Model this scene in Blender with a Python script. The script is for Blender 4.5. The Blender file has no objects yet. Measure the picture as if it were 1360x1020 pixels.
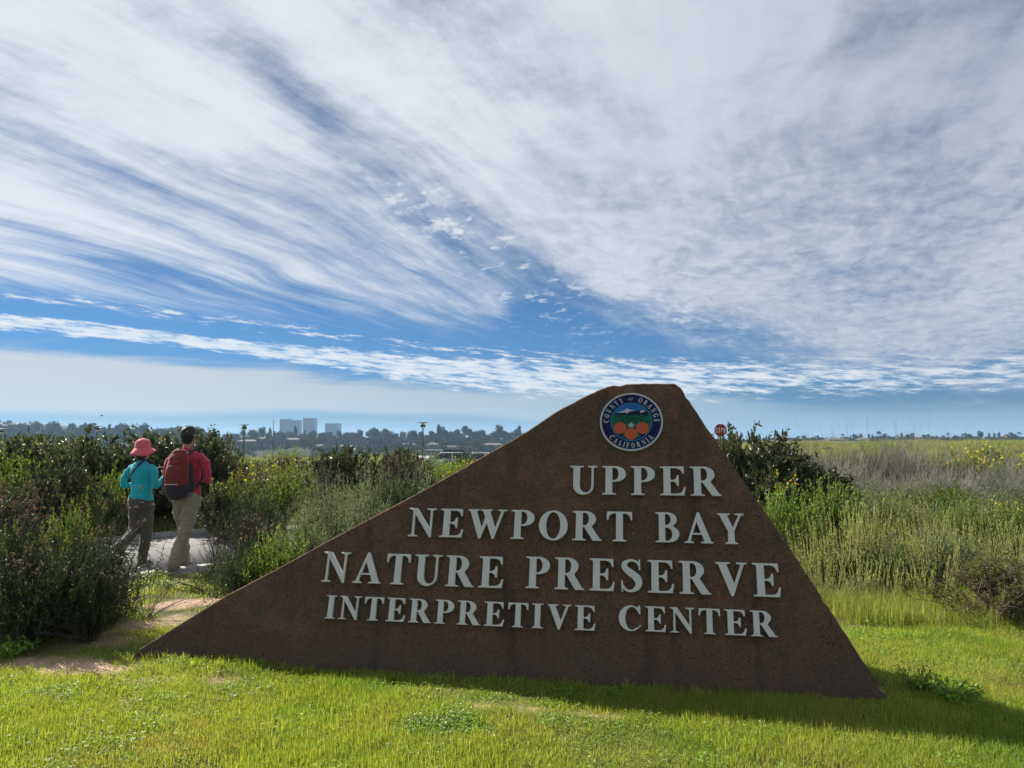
import bpy, bmesh, math, random
import numpy as np
from mathutils import Vector, Matrix
random.seed(7)
RNG = np.random.default_rng(11)
R = math.radians
scene = bpy.context.scene
COL = scene.collection

# ------------------------------------------------------------------ camera
EYE = 1.6
PITCH = math.atan(75 / 1000)
cam_data = bpy.data.cameras.new('camera')
cam_data.sensor_width = 36
cam_data.lens = 36 * 1000 / 1360
cam_data.clip_start = 0.05
cam_data.clip_end = 20000
cam = bpy.data.objects.new('camera', cam_data)
COL.objects.link(cam)
cam.location = (0, 0, EYE)
cam.rotation_euler = (R(90) + PITCH, 0, 0)
scene.camera = cam

# ------------------------------------------------------------------ exposure
scene.view_settings.view_transform = 'Standard'
scene.view_settings.look = 'None'
scene.view_settings.gamma = 1
scene.view_settings.use_curve_mapping = False
scene.view_settings.exposure = 1.0
scene.cycles.max_bounces = 8
scene.cycles.diffuse_bounces = 3
scene.cycles.glossy_bounces = 2
scene.cycles.transmission_bounces = 4
scene.cycles.transparent_max_bounces = 8
scene.cycles.volume_bounces = 1
scene.cycles.sample_clamp_indirect = 4

# ------------------------------------------------------------------ sun
SUN_AZ, SUN_EL = -50.0, 37.5           # azimuth measured from +Y towards +X
sun_dir = Vector((math.sin(R(SUN_AZ)) * math.cos(R(SUN_EL)), math.cos(R(SUN_AZ)) * math.cos(R(SUN_EL)), math.sin(R(SUN_EL))))
sl = bpy.data.lights.new('sun', 'SUN')
sl.energy = 5.0
sl.angle = R(0.5)
sl.color = (1.0, 0.94, 0.84)
so = bpy.data.objects.new('sun', sl)
COL.objects.link(so)
so.rotation_euler = sun_dir.to_track_quat('Z', 'Y').to_euler()

# ------------------------------------------------------------------ sky
class S:
    """a socket (or number) with arithmetic that makes nodes"""
    tree = None
    def __init__(s, v): s.v = v
    @staticmethod
    def m(op, *a, clamp=False):
        n = S.tree.nodes.new('ShaderNodeMath'); n.operation = op; n.use_clamp = clamp
        for i, x in enumerate(a):
            x = x.v if isinstance(x, S) else x
            if isinstance(x, (int, float)): n.inputs[i].default_value = x
            else: S.tree.links.new(x, n.inputs[i])
        return S(n.outputs[0])
    def __add__(s, o): return S.m('ADD', s, o)
    __radd__ = __add__
    def __sub__(s, o): return S.m('SUBTRACT', s, o)
    def __rsub__(s, o): return S.m('SUBTRACT', o, s)
    def __mul__(s, o): return S.m('MULTIPLY', s, o)
    __rmul__ = __mul__
    def __truediv__(s, o): return S.m('DIVIDE', s, o)
    def __pow__(s, o): return S.m('POWER', s, o)
def link_in(sock, v):
    v = v.v if isinstance(v, S) else v
    if isinstance(v, bpy.types.NodeSocket): S.tree.links.new(v, sock)
    else: sock.default_value = v
def smooth(x, a, b):
    n = S.tree.nodes.new('ShaderNodeMapRange'); n.interpolation_type = 'SMOOTHSTEP'
    link_in(n.inputs[0], x); link_in(n.inputs[1], a); link_in(n.inputs[2], b)
    return S(n.outputs[0])
def vec(x, y, z=0.0):
    n = S.tree.nodes.new('ShaderNodeCombineXYZ')
    for i, v in enumerate((x, y, z)): link_in(n.inputs[i], v)
    return n.outputs[0]
def noise(v, scale=1.0, detail=4.0, rough=0.55, dist=0.0, out='Fac'):
    n = S.tree.nodes.new('ShaderNodeTexNoise')
    link_in(n.inputs['Vector'], v)
    n.inputs['Scale'].default_value = scale; n.inputs['Detail'].default_value = detail
    n.inputs['Roughness'].default_value = rough; n.inputs['Distortion'].default_value = dist
    return S(n.outputs[0 if out == 'Fac' else 1])
def mixc(f, a, b, mode='MIX'):
    n = S.tree.nodes.new('ShaderNodeMix'); n.data_type = 'RGBA'; n.blend_type = mode
    link_in(n.inputs[0], f)
    for sck, v in ((n.inputs[6], a), (n.inputs[7], b)):
        if isinstance(v, (tuple, list)): sck.default_value = (*v[:3], 1)
        else: link_in(sck, v)
    return n.outputs[2]
def curve(x, pts, lo, hi, vlo, vhi):
    """a profile through pts (x, value)"""
    t = (x - lo) / (hi - lo)
    n = S.tree.nodes.new('ShaderNodeFloatCurve')
    c = n.mapping.curves[0]
    P = [((a - lo) / (hi - lo), (b - vlo) / (vhi - vlo)) for a, b in pts]
    c.points[0].location = P[0]; c.points[1].location = P[-1]
    for p in P[1:-1]: c.points.new(*p)
    n.mapping.update()
    S.tree.links.new(t.v, n.inputs['Value'])
    return S(n.outputs[0]) * (vhi - vlo) + vlo

world = bpy.data.worlds.new('World')
scene.world = world
world.use_nodes = True
wt = world.node_tree
wt.nodes.clear()
S.tree = wt
sky = wt.nodes.new('ShaderNodeTexSky')
sky.sky_type = 'NISHITA'
sky.sun_disc = False
sky.sun_elevation = R(SUN_EL)
sky.sun_rotation = R(SUN_AZ)
sky.air_density = 0.38; sky.dust_density = 0.0; sky.ozone_density = 6.0
tc = wt.nodes.new('ShaderNodeTexCoord')
sp = wt.nodes.new('ShaderNodeSeparateXYZ')
wt.links.new(tc.outputs['Generated'], sp.inputs[0])
X, Y, Z = (S(sp.outputs[i]) for i in range(3))
el = S.m('ARCSINE', Z) * 57.2958
az = S.m('ARCTAN2', X, Y) * 57.2958
zz = S.m('MAXIMUM', Z, 0.0) + 0.05
U, V = X / zz, Y / zz
sa, ca = math.sin(R(24)), math.cos(R(24))
A0 = U * sa + V * ca
C0 = U * ca - V * sa
w = noise(vec(A0 * 0.35, C0 * 0.5), 1.0, 2.0)
w2 = noise(vec(U * 0.8 + 7.3, V * 0.8), 1.0, 3.0)
C1 = C0 + (w - 0.5) * 0.9 + (w2 - 0.5) * 0.28
broad = noise(vec(A0 * 0.22, C1 * 0.85, 3.1), 1.0, 5.0, 0.55)
fibre = noise(vec(A0 * 0.9, C1 * 5.5, 1.7), 1.0, 8.0, 0.66)
puff = noise(vec(A0 * 8.0 + w2 * 3.0, C0 * 12.5 + w * 3.0, 0.3), 1.0, 4.0, 0.6, 0.5)
puff2 = noise(vec(U * 2.2, V * 2.2, 5.3), 1.0, 8.0, 0.68)
rightness = smooth(az, -8.0, 14.0)
highness = smooth(el, 26.0, 14.0)
# profile of the lower edge of the main cloud sheet, by azimuth
edge = curve(az, [(-60, 11), (-34, 10.5), (-20, 9.8), (-8, 8.6), (-2, 8.8), (2, 11.5), (8, 9.5), (15, 6.4), (24, 4.4), (34, 3.4), (60, 4)], -60, 60, 0, 20)
above = smooth(el - edge + (broad - 0.5) * 7.0 + (fibre - 0.5) * 4.0, -1.2, 2.6)
def blob(a0, e0, ra, rb, tilt):
    ct, st = math.cos(R(tilt)), math.sin(R(tilt))
    p = ((az - a0) * ct + (el - e0) * st) / ra
    q = ((el - e0) * ct - (az - a0) * st) / rb
    r2 = p * p + q * q
    return S.m('EXPONENT', r2 * -1.0)
hole = blob(-9.0, 17.5, 11.0, 3.6, -35) * 0.31 + blob(1.5, 12.5, 7.0, 2.2, -30) * 0.30 + blob(26, 27, 3.0, 4.0, 20) * 0.16 \
     + blob(14, 8.6, 5.5, 1.0, -15) * 0.42 + blob(-26, 11.8, 11, 1.1, -8) * 0.30 + blob(-19, 27, 8, 2.0, -50) * 0.12
mixp = rightness * highness
streaky = (broad - 0.5) * 1.05 + (fibre - 0.5) * (1.0 - smooth(el, 14.0, 27.0) * 0.55) + (puff2 - 0.5) * (0.25 + smooth(el, 12.0, 25.0) * 0.65)
puffy = (puff - 0.5) * (0.25 + smooth(puff2, 0.35, 0.65) * 0.7) + (puff2 - 0.5) * 0.95 + (broad - 0.5) * 0.7
dens = 0.74 + streaky * (1.0 - mixp) + puffy * mixp + rightness * 0.10 - hole
a_main = S.m('MAXIMUM', smooth(dens, 0.24, 0.92), (0.30 + (fibre - 0.5) * 0.7) * smooth(el, 11.0, 18.0)) * above
# thin row of small bright cloudlets
line = curve(az, [(-60, 7.4), (-34, 7.5), (-20, 6.7), (-10, 5.7), (0, 4.9), (12, 4.6), (60, 4.6)], -60, 60, 0, 20)
rowp = noise(vec(az * 0.42, el * 3.0 + az * 0.26, 2.0), 1.0, 7.0, 0.68)
row_d = S.m('ABSOLUTE', el - line) / (0.8 + smooth(az, -25.0, 8.0) * 1.7)
a_row = smooth(rowp + 0.15 - smooth(az, 2.0, 22.0) * 0.07 - row_d * row_d * 0.42, 0.46, 0.66)
wisp_d = S.m('ABSOLUTE', el - line - 1.7) / 0.9
a_wisp = smooth(rowp + 0.02 - wisp_d * wisp_d * 0.3, 0.50, 0.66) * smooth(az, 10.0, -2.0)
# low veil
vtop = curve(az, [(-60, 6.2), (-34, 6.0), (-22, 5.4), (-12, 4.6), (0, 3.9), (10, 4.1), (20, 2.6), (34, 2.0), (60, 2)], -60, 60, 0, 20)
vn = noise(vec(az * 0.10, el * 1.1, 9.0), 1.0, 5.0, 0.6)
vbot = curve(az, [(-60, 1.5), (-34, 1.7), (-5, 1.9), (5, 1.3), (60, 1.0)], -60, 60, 0, 20)
a_veil = smooth(el - vtop + (vn - 0.5) * 2.6, 0.5, -0.7) * smooth(el - vbot + (vn - 0.5) * 0.8, -0.35, 0.4) * (0.88 - smooth(az, 12.0, 28.0) * 0.5)
# brightness of the cloud: whiter towards the sun, greyer to the right and above
sd = X * sun_dir.x + Y * sun_dir.y + Z * sun_dir.z
near_sun = smooth(sd, 0.25, 1.0)
bright = S.m('ADD', near_sun * 0.72 + (broad - 0.5) * 0.7 + (fibre - 0.5) * 0.55 + (puff - 0.5) * mixp * 0.8 + (puff2 - 0.5) * 0.35, 0.30, clamp=True)
c_main = mixc(bright, (0.165, 0.195, 0.255), (0.40, 0.425, 0.455))
c_low = mixc(smooth(az, -34.0, 30.0), (0.32, 0.34, 0.35), (0.15, 0.22, 0.265))
c_row = mixc(smooth(rowp, 0.40, 0.65), (0.30, 0.36, 0.42), (0.42, 0.435, 0.45))
SKY_STRENGTH = 0.05
sky_col = mixc(1.0, sky.outputs[0], (0.70 * SKY_STRENGTH, 1.08 * SKY_STRENGTH, 1.10 * SKY_STRENGTH), 'MULTIPLY')
low_dim = 0.47 + smooth(el, 0.0, 9.0) * 0.58          # dimming towards the horizon put into the sky colour
dimv = wt.nodes.new('ShaderNodeCombineColor')
for i, k in enumerate((0.90, 0.90, 0.86)): link_in(dimv.inputs[i], low_dim * k)
sky_col = mixc(1.0, sky_col, dimv.outputs[0], 'MULTIPLY')
cl_soft = noise(vec(U * 14.0, V * 9.0 + U * 3.0, 4.4), 1.0, 4.0, 0.6)
a_let = smooth(cl_soft + (puff2 - 0.5) * 0.9, 0.56, 0.74) * S.m('MINIMUM', blob(-1.0, 14.0, 9.0, 3.2, -32) + blob(-8.0, 18.5, 5.0, 1.6, -20) * 0.8, 1.0)
murk = smooth(el, 3.2, 0.3) * 0.55
sky_col = mixc(murk, sky_col, (0.20, 0.285, 0.34))
c = mixc(a_veil, sky_col, c_low)
c = mixc(a_wisp * 0.8, c, c_row)
c = mixc(a_row * 0.95, c, c_row)
c = mixc(a_main * 0.94, c, c_main)
c = mixc(a_let * 0.75, c, (0.40, 0.43, 0.46))
bg = wt.nodes.new('ShaderNodeBackground')
out = wt.nodes.new('ShaderNodeOutputWorld')
# the clouds are composed at the sky's own scale; the background runs at strength 0.1
c10 = mixc(1.0, c, (10, 10, 10), 'MULTIPLY')
wt.links.new(c10, bg.inputs[0]); bg.inputs[1].default_value = 0.1
wt.links.new(bg.outputs[0], out.inputs[0])
world.cycles.sampling_method = 'MANUAL'
world.cycles.sample_map_resolution = 512

# ------------------------------------------------------------------ helpers
def px_ray(px, py):
    v = Vector(((px - 680) / 1000, 1.0, (510 - py) / 1000))
    c, s = math.cos(PITCH), math.sin(PITCH)
    return Vector((v.x, v.y * c - v.z * s, v.y * s + v.z * c))
def at(px, py, d):
    """the point seen at that spot of the photograph, d metres ahead"""
    r = px_ray(px, py)
    return Vector((0, 0, EYE)) + r * (d / r.y)
def tag(o, label=None, cat=None, group=None, kind=None):
    if label: o['label'] = label
    if cat: o['category'] = cat
    if group: o['group'] = group
    if kind: o['kind'] = kind
    return o
def link(o, parent=None):
    COL.objects.link(o)
    if parent is not None: o.parent = parent
    return o
def empty(name, loc=(0, 0, 0), rz=0.0):
    o = bpy.data.objects.new(name, None); o.empty_display_size = 0.1
    COL.objects.link(o); o.location = loc; o.rotation_euler = (0, 0, rz)
    return o
def raw_mesh(name, v, f, mat=None, smooth_=False, mats=None, mi=None):
    """mesh from numpy verts (n,3) and equal-sized faces (m,k)"""
    v = np.asarray(v, dtype=np.float32).reshape(-1, 3); f = np.asarray(f, dtype=np.int32)
    me = bpy.data.meshes.new(name)
    me.vertices.add(len(v)); me.vertices.foreach_set('co', v.ravel())
    k = f.shape[1]
    me.loops.add(f.size); me.loops.foreach_set('vertex_index', f.ravel())
    me.polygons.add(len(f)); me.polygons.foreach_set('loop_start', np.arange(0, f.size, k, dtype=np.int32))
    me.polygons.foreach_set('loop_total', np.full(len(f), k, dtype=np.int32))
    if mi is not None: me.polygons.foreach_set('material_index', np.asarray(mi, dtype=np.int32))
    if smooth_: me.polygons.foreach_set('use_smooth', np.ones(len(f), dtype=bool))
    me.update(calc_edges=True)
    for m in (mats or ([mat] if mat else [])): me.materials.append(m)
    return me
def obj(name, me, parent=None, loc=None):
    o = bpy.data.objects.new(name, me)
    link(o, parent)
    if loc is not None: o.location = loc
    return o
def bm_obj(name, bm, mat, parent=None, smooth_=False, bevel=0.0):
    me = bpy.data.meshes.new(name)
    if bevel: bmesh.ops.bevel(bm, geom=[e for e in bm.edges], offset=bevel, segments=2, affect='EDGES', clamp_overlap=True)
    bmesh.ops.recalc_face_normals(bm, faces=bm.faces)
    bm.to_mesh(me); bm.free()
    if smooth_: me.polygons.foreach_set('use_smooth', np.ones(len(me.polygons), dtype=bool))
    if mat: me.materials.append(mat)
    return obj(name, me, parent)
def add_box(bm, x0, x1, y0, y1, z0, z1, M=None):
    vs = [bm.verts.new((x, y, z)) for z in (z0, z1) for x, y in ((x0, y0), (x1, y0), (x1, y1), (x0, y1))]
    for q in ((0, 3, 2, 1), (4, 5, 6, 7), (0, 1, 5, 4), (1, 2, 6, 5), (2, 3, 7, 6), (3, 0, 4, 7)):
        bm.faces.new([vs[i] for i in q])
    if M is not None: bmesh.ops.transform(bm, matrix=M, verts=vs)
    return vs
def add_lathe(bm, prof, n=16, M=None, cap=True):
    rings = []
    allv = []
    for r, z in prof:
        ring = [bm.verts.new((r * math.cos(2 * math.pi * i / n), r * math.sin(2 * math.pi * i / n), z)) for i in range(n)]
        rings.append(ring); allv += ring
    for a, b in zip(rings, rings[1:]):
        for i in range(n): bm.faces.new((a[i], a[(i + 1) % n], b[(i + 1) % n], b[i]))
    if cap:
        bm.faces.new(rings[0][::-1]); bm.faces.new(rings[-1])
    if M is not None: bmesh.ops.transform(bm, matrix=M, verts=allv)
    return allv
def copy_tree(o, parent=None):
    c = o.copy(); COL.objects.link(c)
    if parent is not None: c.parent = parent
    for ch in o.children: copy_tree(ch, c)
    return c
# value noise for shaping geometry
_H = np.random.default_rng(3).random((256, 256))
def vnoise(x, y, s=1.0, seed=0):
    x = np.asarray(x, float) / s + seed * 17.3; y = np.asarray(y, float) / s + seed * 5.7
    xi, yi = np.floor(x).astype(int), np.floor(y).astype(int)
    fx, fy = x - xi, y - yi
    fx = fx * fx * (3 - 2 * fx); fy = fy * fy * (3 - 2 * fy)
    h = lambda i, j: _H[i % 256, j % 256]
    return (h(xi, yi) * (1 - fx) + h(xi + 1, yi) * fx) * (1 - fy) + (h(xi, yi + 1) * (1 - fx) + h(xi + 1, yi + 1) * fx) * fy

# ------------------------------------------------------------------ materials
def material(name, build):
    m = bpy.data.materials.new(name); m.use_nodes = True
    m.node_tree.nodes.clear(); S.tree = m.node_tree
    o = m.node_tree.nodes.new('ShaderNodeOutputMaterial')
    sh = build()
    m.node_tree.links.new(sh, o.inputs[0])
    return m
def principled(col, rough=0.8, metal=0.0, spec=0.5, bump=None, bump_d=0.01, bump_s=1.0, emis=None, sheen=0.0):
    n = S.tree.nodes.new('ShaderNodeBsdfPrincipled')
    if isinstance(col, (tuple, list)): n.inputs['Base Color'].default_value = (*col[:3], 1)
    else: link_in(n.inputs['Base Color'], col)
    link_in(n.inputs['Roughness'], rough); n.inputs['Metallic'].default_value = metal
    n.inputs['Specular IOR Level'].default_value = spec
    if sheen: n.inputs['Sheen Weight'].default_value = sheen
    if bump is not None:
        b = S.tree.nodes.new('ShaderNodeBump'); b.inputs['Distance'].default_value = bump_d; b.inputs['Strength'].default_value = bump_s
        link_in(b.inputs['Height'], bump); S.tree.links.new(b.outputs[0], n.inputs['Normal'])
    return n.outputs[0]
def coords(kind='Object'):
    return S.tree.nodes.new('ShaderNodeTexCoord').outputs[kind]
def geo(name):
    return S.tree.nodes.new('ShaderNodeNewGeometry').outputs[name]
def position(): return geo('Position')
def plain(name, col, rough=0.7, metal=0.0, var=0.12, scale=8.0, spec=0.5, bump=0.0, bscale=60.0):
    def b():
        co = coords()
        n = noise(co, scale, 5.0)
        k = 1.0 + (n - 0.5) * (var * 4)
        n2 = S.tree.nodes.new('ShaderNodeVectorMath'); n2.operation = 'SCALE'
        n2.inputs[0].default_value = col[:3]; link_in(n2.inputs['Scale'], k)
        return principled(n2.outputs[0], rough, metal, spec, noise(co, bscale, 3.0) if bump else None, bump or 0.01)
    return material(name, b)
def foliage(name, c1, c2, c3=None, rough=0.5, trans=0.35, spec=0.4, tint=(1.0, 1.0, 0.6), patch=None):
    """leaf colour varies from leaf to leaf and from plant to plant"""
    def b():
        r = S(geo('Random Per Island'))
        oi = S(S.tree.nodes.new('ShaderNodeObjectInfo').outputs['Random'])
        col = mixc(r, c1, c2)
        if c3: col = mixc(smooth(r + (oi - 0.5) * 0.3, 0.80, 0.95), col, c3)
        if patch:                                            # whole patches of duller or drier growth
            pn = noise(position(), 0.9, 4.0, 0.6)
            col = mixc(smooth(pn, 0.50, 0.66) * 0.65, col, patch[0]); col = mixc(smooth(pn, 0.46, 0.34) * 0.55, col, patch[1])
        hsv = S.tree.nodes.new('ShaderNodeHueSaturation')
        link_in(hsv.inputs['Hue'], 0.5 + (oi - 0.5) * 0.035)
        link_in(hsv.inputs['Value'], 0.8 + oi * 0.4)
        S.tree.links.new(col, hsv.inputs['Color'])
        col = hsv.outputs[0]
        p = principled(col, rough, 0.0, spec)
        t = S.tree.nodes.new('ShaderNodeBsdfTranslucent')
        S.tree.links.new(mixc(1.0, col, tuple(1.6 * k for k in tint), 'MULTIPLY'), t.inputs[0])
        mx = S.tree.nodes.new('ShaderNodeMixShader'); mx.inputs[0].default_value = trans
        S.tree.links.new(p, mx.inputs[1]); S.tree.links.new(t.outputs[0], mx.inputs[2])
        return mx.outputs[0]
    return material(name, b)
# ------------------------------------------------------------------ terrain
PATH_P = np.array((-4.36, 9.12)); PATH_D = np.array((0.66, 0.75)) / math.hypot(0.66, 0.75); PATH_N = np.array((-PATH_D[1], PATH_D[0]))
def path_st(x, y):
    dx, dy = np.asarray(x) - PATH_P[0], np.asarray(y) - PATH_P[1]
    return dx * PATH_D[0] + dy * PATH_D[1], dx * PATH_N[0] + dy * PATH_N[1]
def sstep(v, a, b):
    t = np.clip((np.asarray(v, float) - a) / (b - a), 0, 1); return t * t * (3 - 2 * t)
def height(x, y):
    x = np.asarray(x, float); y = np.asarray(y, float)
    d = np.hypot(x, y); ratio = x / np.maximum(np.abs(y), 1e-3) * np.where(y > 0, 1, -1)
    right = sstep(ratio, 0.12, 0.34) * (y > 0)
    near = (vnoise(x, y, 0.9, 1) - 0.5) * 0.05 + (vnoise(x, y, 0.23, 2) - 0.5) * 0.018
    s, t = path_st(x, y)
    on = sstep(t, -0.5, -0.1) * (1 - sstep(t, 3.6, 4.2)) * (s < 26)
    near = near * (1 - on) + on * (-0.03)
    near = near + sstep(d, 12, 30) * (vnoise(x, y, 6, 3) - 0.5) * 0.5
    dip = -0.95 * sstep(d, 34, 58) - 3.4 * sstep(d, 100, 160)
    rise = 1.25 * sstep(d, 60, 190) + (vnoise(x, y, 30, 4) - 0.5) * 0.9 * sstep(d, 50, 90)
    bay = -20.0 * sstep(d, 150, 330)
    rfall = -20.0 * sstep(d, 230, 480)
    base = dip + bay
    baser = rise + rfall
    z = base * (1 - right) + baser * right
    # the far bluff: a steep face, a terrace, then rising ground
    up = 15.5 * sstep(d + (vnoise(x, y, 60, 5) - 0.5) * 60, 800, 850) + 7.5 * sstep(d + (vnoise(x, y, 90, 6) - 0.5) * 70, 905, 960) * (1 - right) + 5.0 * sstep(d, 980, 1300)
    lefthill = 34.0 * sstep(-ratio, 0.42, 0.72) * sstep(d, 1100, 1900)
    z = z + up + lefthill + sstep(d, 700, 900) * (vnoise(x, y, 45, 7) - 0.5) * 2.5
    back = (y < 0)
    return z + near
def dirtiness(x, y):
    """1 where bare sandy soil shows"""
    x = np.asarray(x, float); y = np.asarray(y, float)
    m = np.zeros_like(x)
    def el(cx, cy, rx, ry, rot=0, k=1.0):
        c, s = math.cos(R(rot)), math.sin(R(rot))
        u = ((x - cx) * c + (y - cy) * s) / rx; v = (-(x - cx) * s + (y - cy) * c) / ry
        r = np.sqrt(u * u + v * v) + (vnoise(x, y, 0.35, 8) - 0.5) * 0.9 + (vnoise(x, y, 0.1, 9) - 0.5) * 0.5
        return k * (1 - sstep(r, 0.55, 1.25))
    for a in ((-3.0, 5.42, 0.62, 0.27, -12), (-2.2, 5.2, 0.5, 0.14, -5, 0.6), (-3.15, 6.5, 1.0, 0.35, 35, 0.85), (-2.9, 7.55, 0.62, 0.18, 14),
              (-4.3, 8.9, 0.7, 0.35, 45, 0.7), (0.1, 4.60, 0.50, 0.09, -6, 0.85), (-3.6, 8.6, 0.6, 0.4, 0, 0.4)):
        m = np.maximum(m, el(*a))
    return np.clip(m, 0, 1)
def axis(core, dense, step, far, grow):
    pts = list(np.arange(core, dense + 1e-6, step)); s = step; p = pts[-1]
    while p < far:
        s *= grow; p += s; pts.append(p)
    return pts
xp = axis(0, 7, 0.07, 6000, 1.05)
xs = np.array([-a for a in xp[:0:-1]] + xp)
yp = axis(3.0, 11.0, 0.06, 6500, 1.038)
ym = axis(-3.0, -2.0, 0.2, 3000, 1.15)
ys = np.array([-a for a in ym[::-1]] + yp)
ys = np.unique(np.round(ys, 4))
GX, GY = np.meshgrid(xs, ys)
GZ = height(GX, GY)
nx, ny = len(xs), len(ys)
idx = np.arange(nx * ny).reshape(ny, nx)
fq = np.stack([idx[:-1, :-1], idx[:-1, 1:], idx[1:, 1:], idx[1:, :-1]], -1).reshape(-1, 4)
def ground_mat():
    pos = position()
    at_ = S.tree.nodes.new('ShaderNodeAttribute'); at_.attribute_name = 'dirt'
    d = S(at_.outputs['Fac'])
    n1 = noise(pos, 3.0, 6.0); n2 = noise(pos, 26.0, 5.0, 0.65); n3 = noise(pos, 0.05, 6.0, 0.6); n4 = noise(pos, 0.6, 4.0)
    sand = mixc(n2, (0.30, 0.19, 0.115), (0.55, 0.40, 0.28))
    soil = mixc(n1, (0.035, 0.045, 0.014), (0.075, 0.085, 0.026))
    turf = mixc(smooth(n4, 0.35, 0.65), (0.060, 0.088, 0.020), (0.110, 0.130, 0.036))
    turf = mixc(smooth(n3, 0.46, 0.62), turf, (0.10, 0.085, 0.045))
    spx = S.tree.nodes.new('ShaderNodeSeparateXYZ'); S.tree.links.new(pos, spx.inputs[0])
    dist = S.m('SQRT', S(spx.outputs[0]) * S(spx.outputs[0]) + S(spx.outputs[1]) * S(spx.outputs[1]))
    base = mixc(smooth(dist, 6.0, 14.0), soil, turf)
    # bluff scrub and the marsh below it
    scrub = mixc(smooth(noise(pos, 0.09, 6.0, 0.65), 0.40, 0.60), (0.010, 0.017, 0.010), (0.032, 0.038, 0.022))
    base = mixc(smooth(dist, 260.0, 420.0), base, scrub)
    col = mixc(d, base, sand)
    return principled(col, 0.95, 0, 0.2, n2 * 0.6 + n1, 0.03)
M_ground = material('ground', ground_mat)
me = raw_mesh('ground', np.stack([GX, GY, GZ], -1), fq, M_ground, True)
a_ = me.attributes.new('dirt', 'FLOAT', 'POINT'); a_.data.foreach_set('value', dirtiness(GX, GY).ravel().astype(np.float32))
tag(obj('ground', me), kind='structure')

# ------------------------------------------------------------------ haze: one closed box of pale air, sky outside
bm = bmesh.new()
add_box(bm, -6300, 6300, -3300, 6300, -26, 92)
me = bpy.data.meshes.new('haze'); bm.to_mesh(me); bm.free()
mh = bpy.data.materials.new('haze'); mh.use_nodes = True
mh.node_tree.nodes.clear()
ho = mh.node_tree.nodes.new('ShaderNodeOutputMaterial'); hv = mh.node_tree.nodes.new('ShaderNodeVolumePrincipled')
hv.inputs['Color'].default_value = (0.40, 0.62, 0.90, 1); hv.inputs['Density'].default_value = 0.00014
hv.inputs['Anisotropy'].default_value = 0.2
mh.node_tree.links.new(hv.outputs[0], ho.inputs['Volume'])
me.materials.append(mh)
tag(obj('haze', me), kind='stuff')

# ------------------------------------------------------------------ path with its concrete kerbs
def asphalt():
    pos = position(); n = noise(pos, 90, 4, 0.7); m_ = noise(pos, 1.2, 5)
    col = mixc(m_, (0.105, 0.10, 0.105), (0.165, 0.158, 0.158))
    col = mixc(smooth(n, 0.42, 0.62), col, (0.22, 0.21, 0.205))
    return principled(col, 0.9, 0, 0.25, n, 0.004)
M_path = material('path_asphalt', asphalt)
def conc():
    pos = position(); n = noise(pos, 30, 5, 0.7); m_ = noise(pos, 2.5, 5)
    col = mixc(m_, (0.27, 0.255, 0.235), (0.42, 0.40, 0.37))
    col = mixc(smooth(n, 0.60, 0.72), col, (0.22, 0.20, 0.18))
    return principled(col, 0.9, 0, 0.2, n, 0.006)
M_conc = material('kerb_concrete', conc)
def strip(name, t0, t1, z0, z1, s0, s1, mat, step=0.25, jag=0.0):
    n = int((s1 - s0) / step)
    ss = np.linspace(s0, s1, n + 1)
    v = []
    for k, s in enumerate(ss):
        j0 = (float(vnoise(s, 1.0, 0.3, 4)) - 0.5) * jag; j1 = (float(vnoise(s, 9.0, 0.3, 5)) - 0.5) * jag
        for t, z in ((t0 + j0, z0), (t0 + j0 + .01, z1), (t1 + j1 - .01, z1), (t1 + j1, z0)):
            p = PATH_P + PATH_D * s + PATH_N * t
            v.append((p[0], p[1], z + float(height(p[0], p[1])) * 0.0))
    v = np.array(v); f = []
    for k in range(n):
        a = k * 4
        for j in range(3): f.append((a + j, a + j + 1, a + j + 5, a + j + 4))
    return obj(name, raw_mesh(name, v, f, mat))
S0, S1 = -9.0, 24.0
tag(strip('path', 0.0, 3.4, -0.06, 0.004, S0, S1, M_path), kind='structure')
tag(strip('pavement_seam', 2.05, 2.12, -0.02, 0.009, S0, S1, M_conc), kind='structure')
tag(strip('far_kerb', 3.4, 3.55, -0.08, 0.07, S0, S1, M_conc, jag=0.02), kind='structure')
kb = tag(strip('near_kerb', -0.20, -0.001, -0.08, 0.045, S0, S1, M_conc, jag=0.10), kind='structure')
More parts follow.
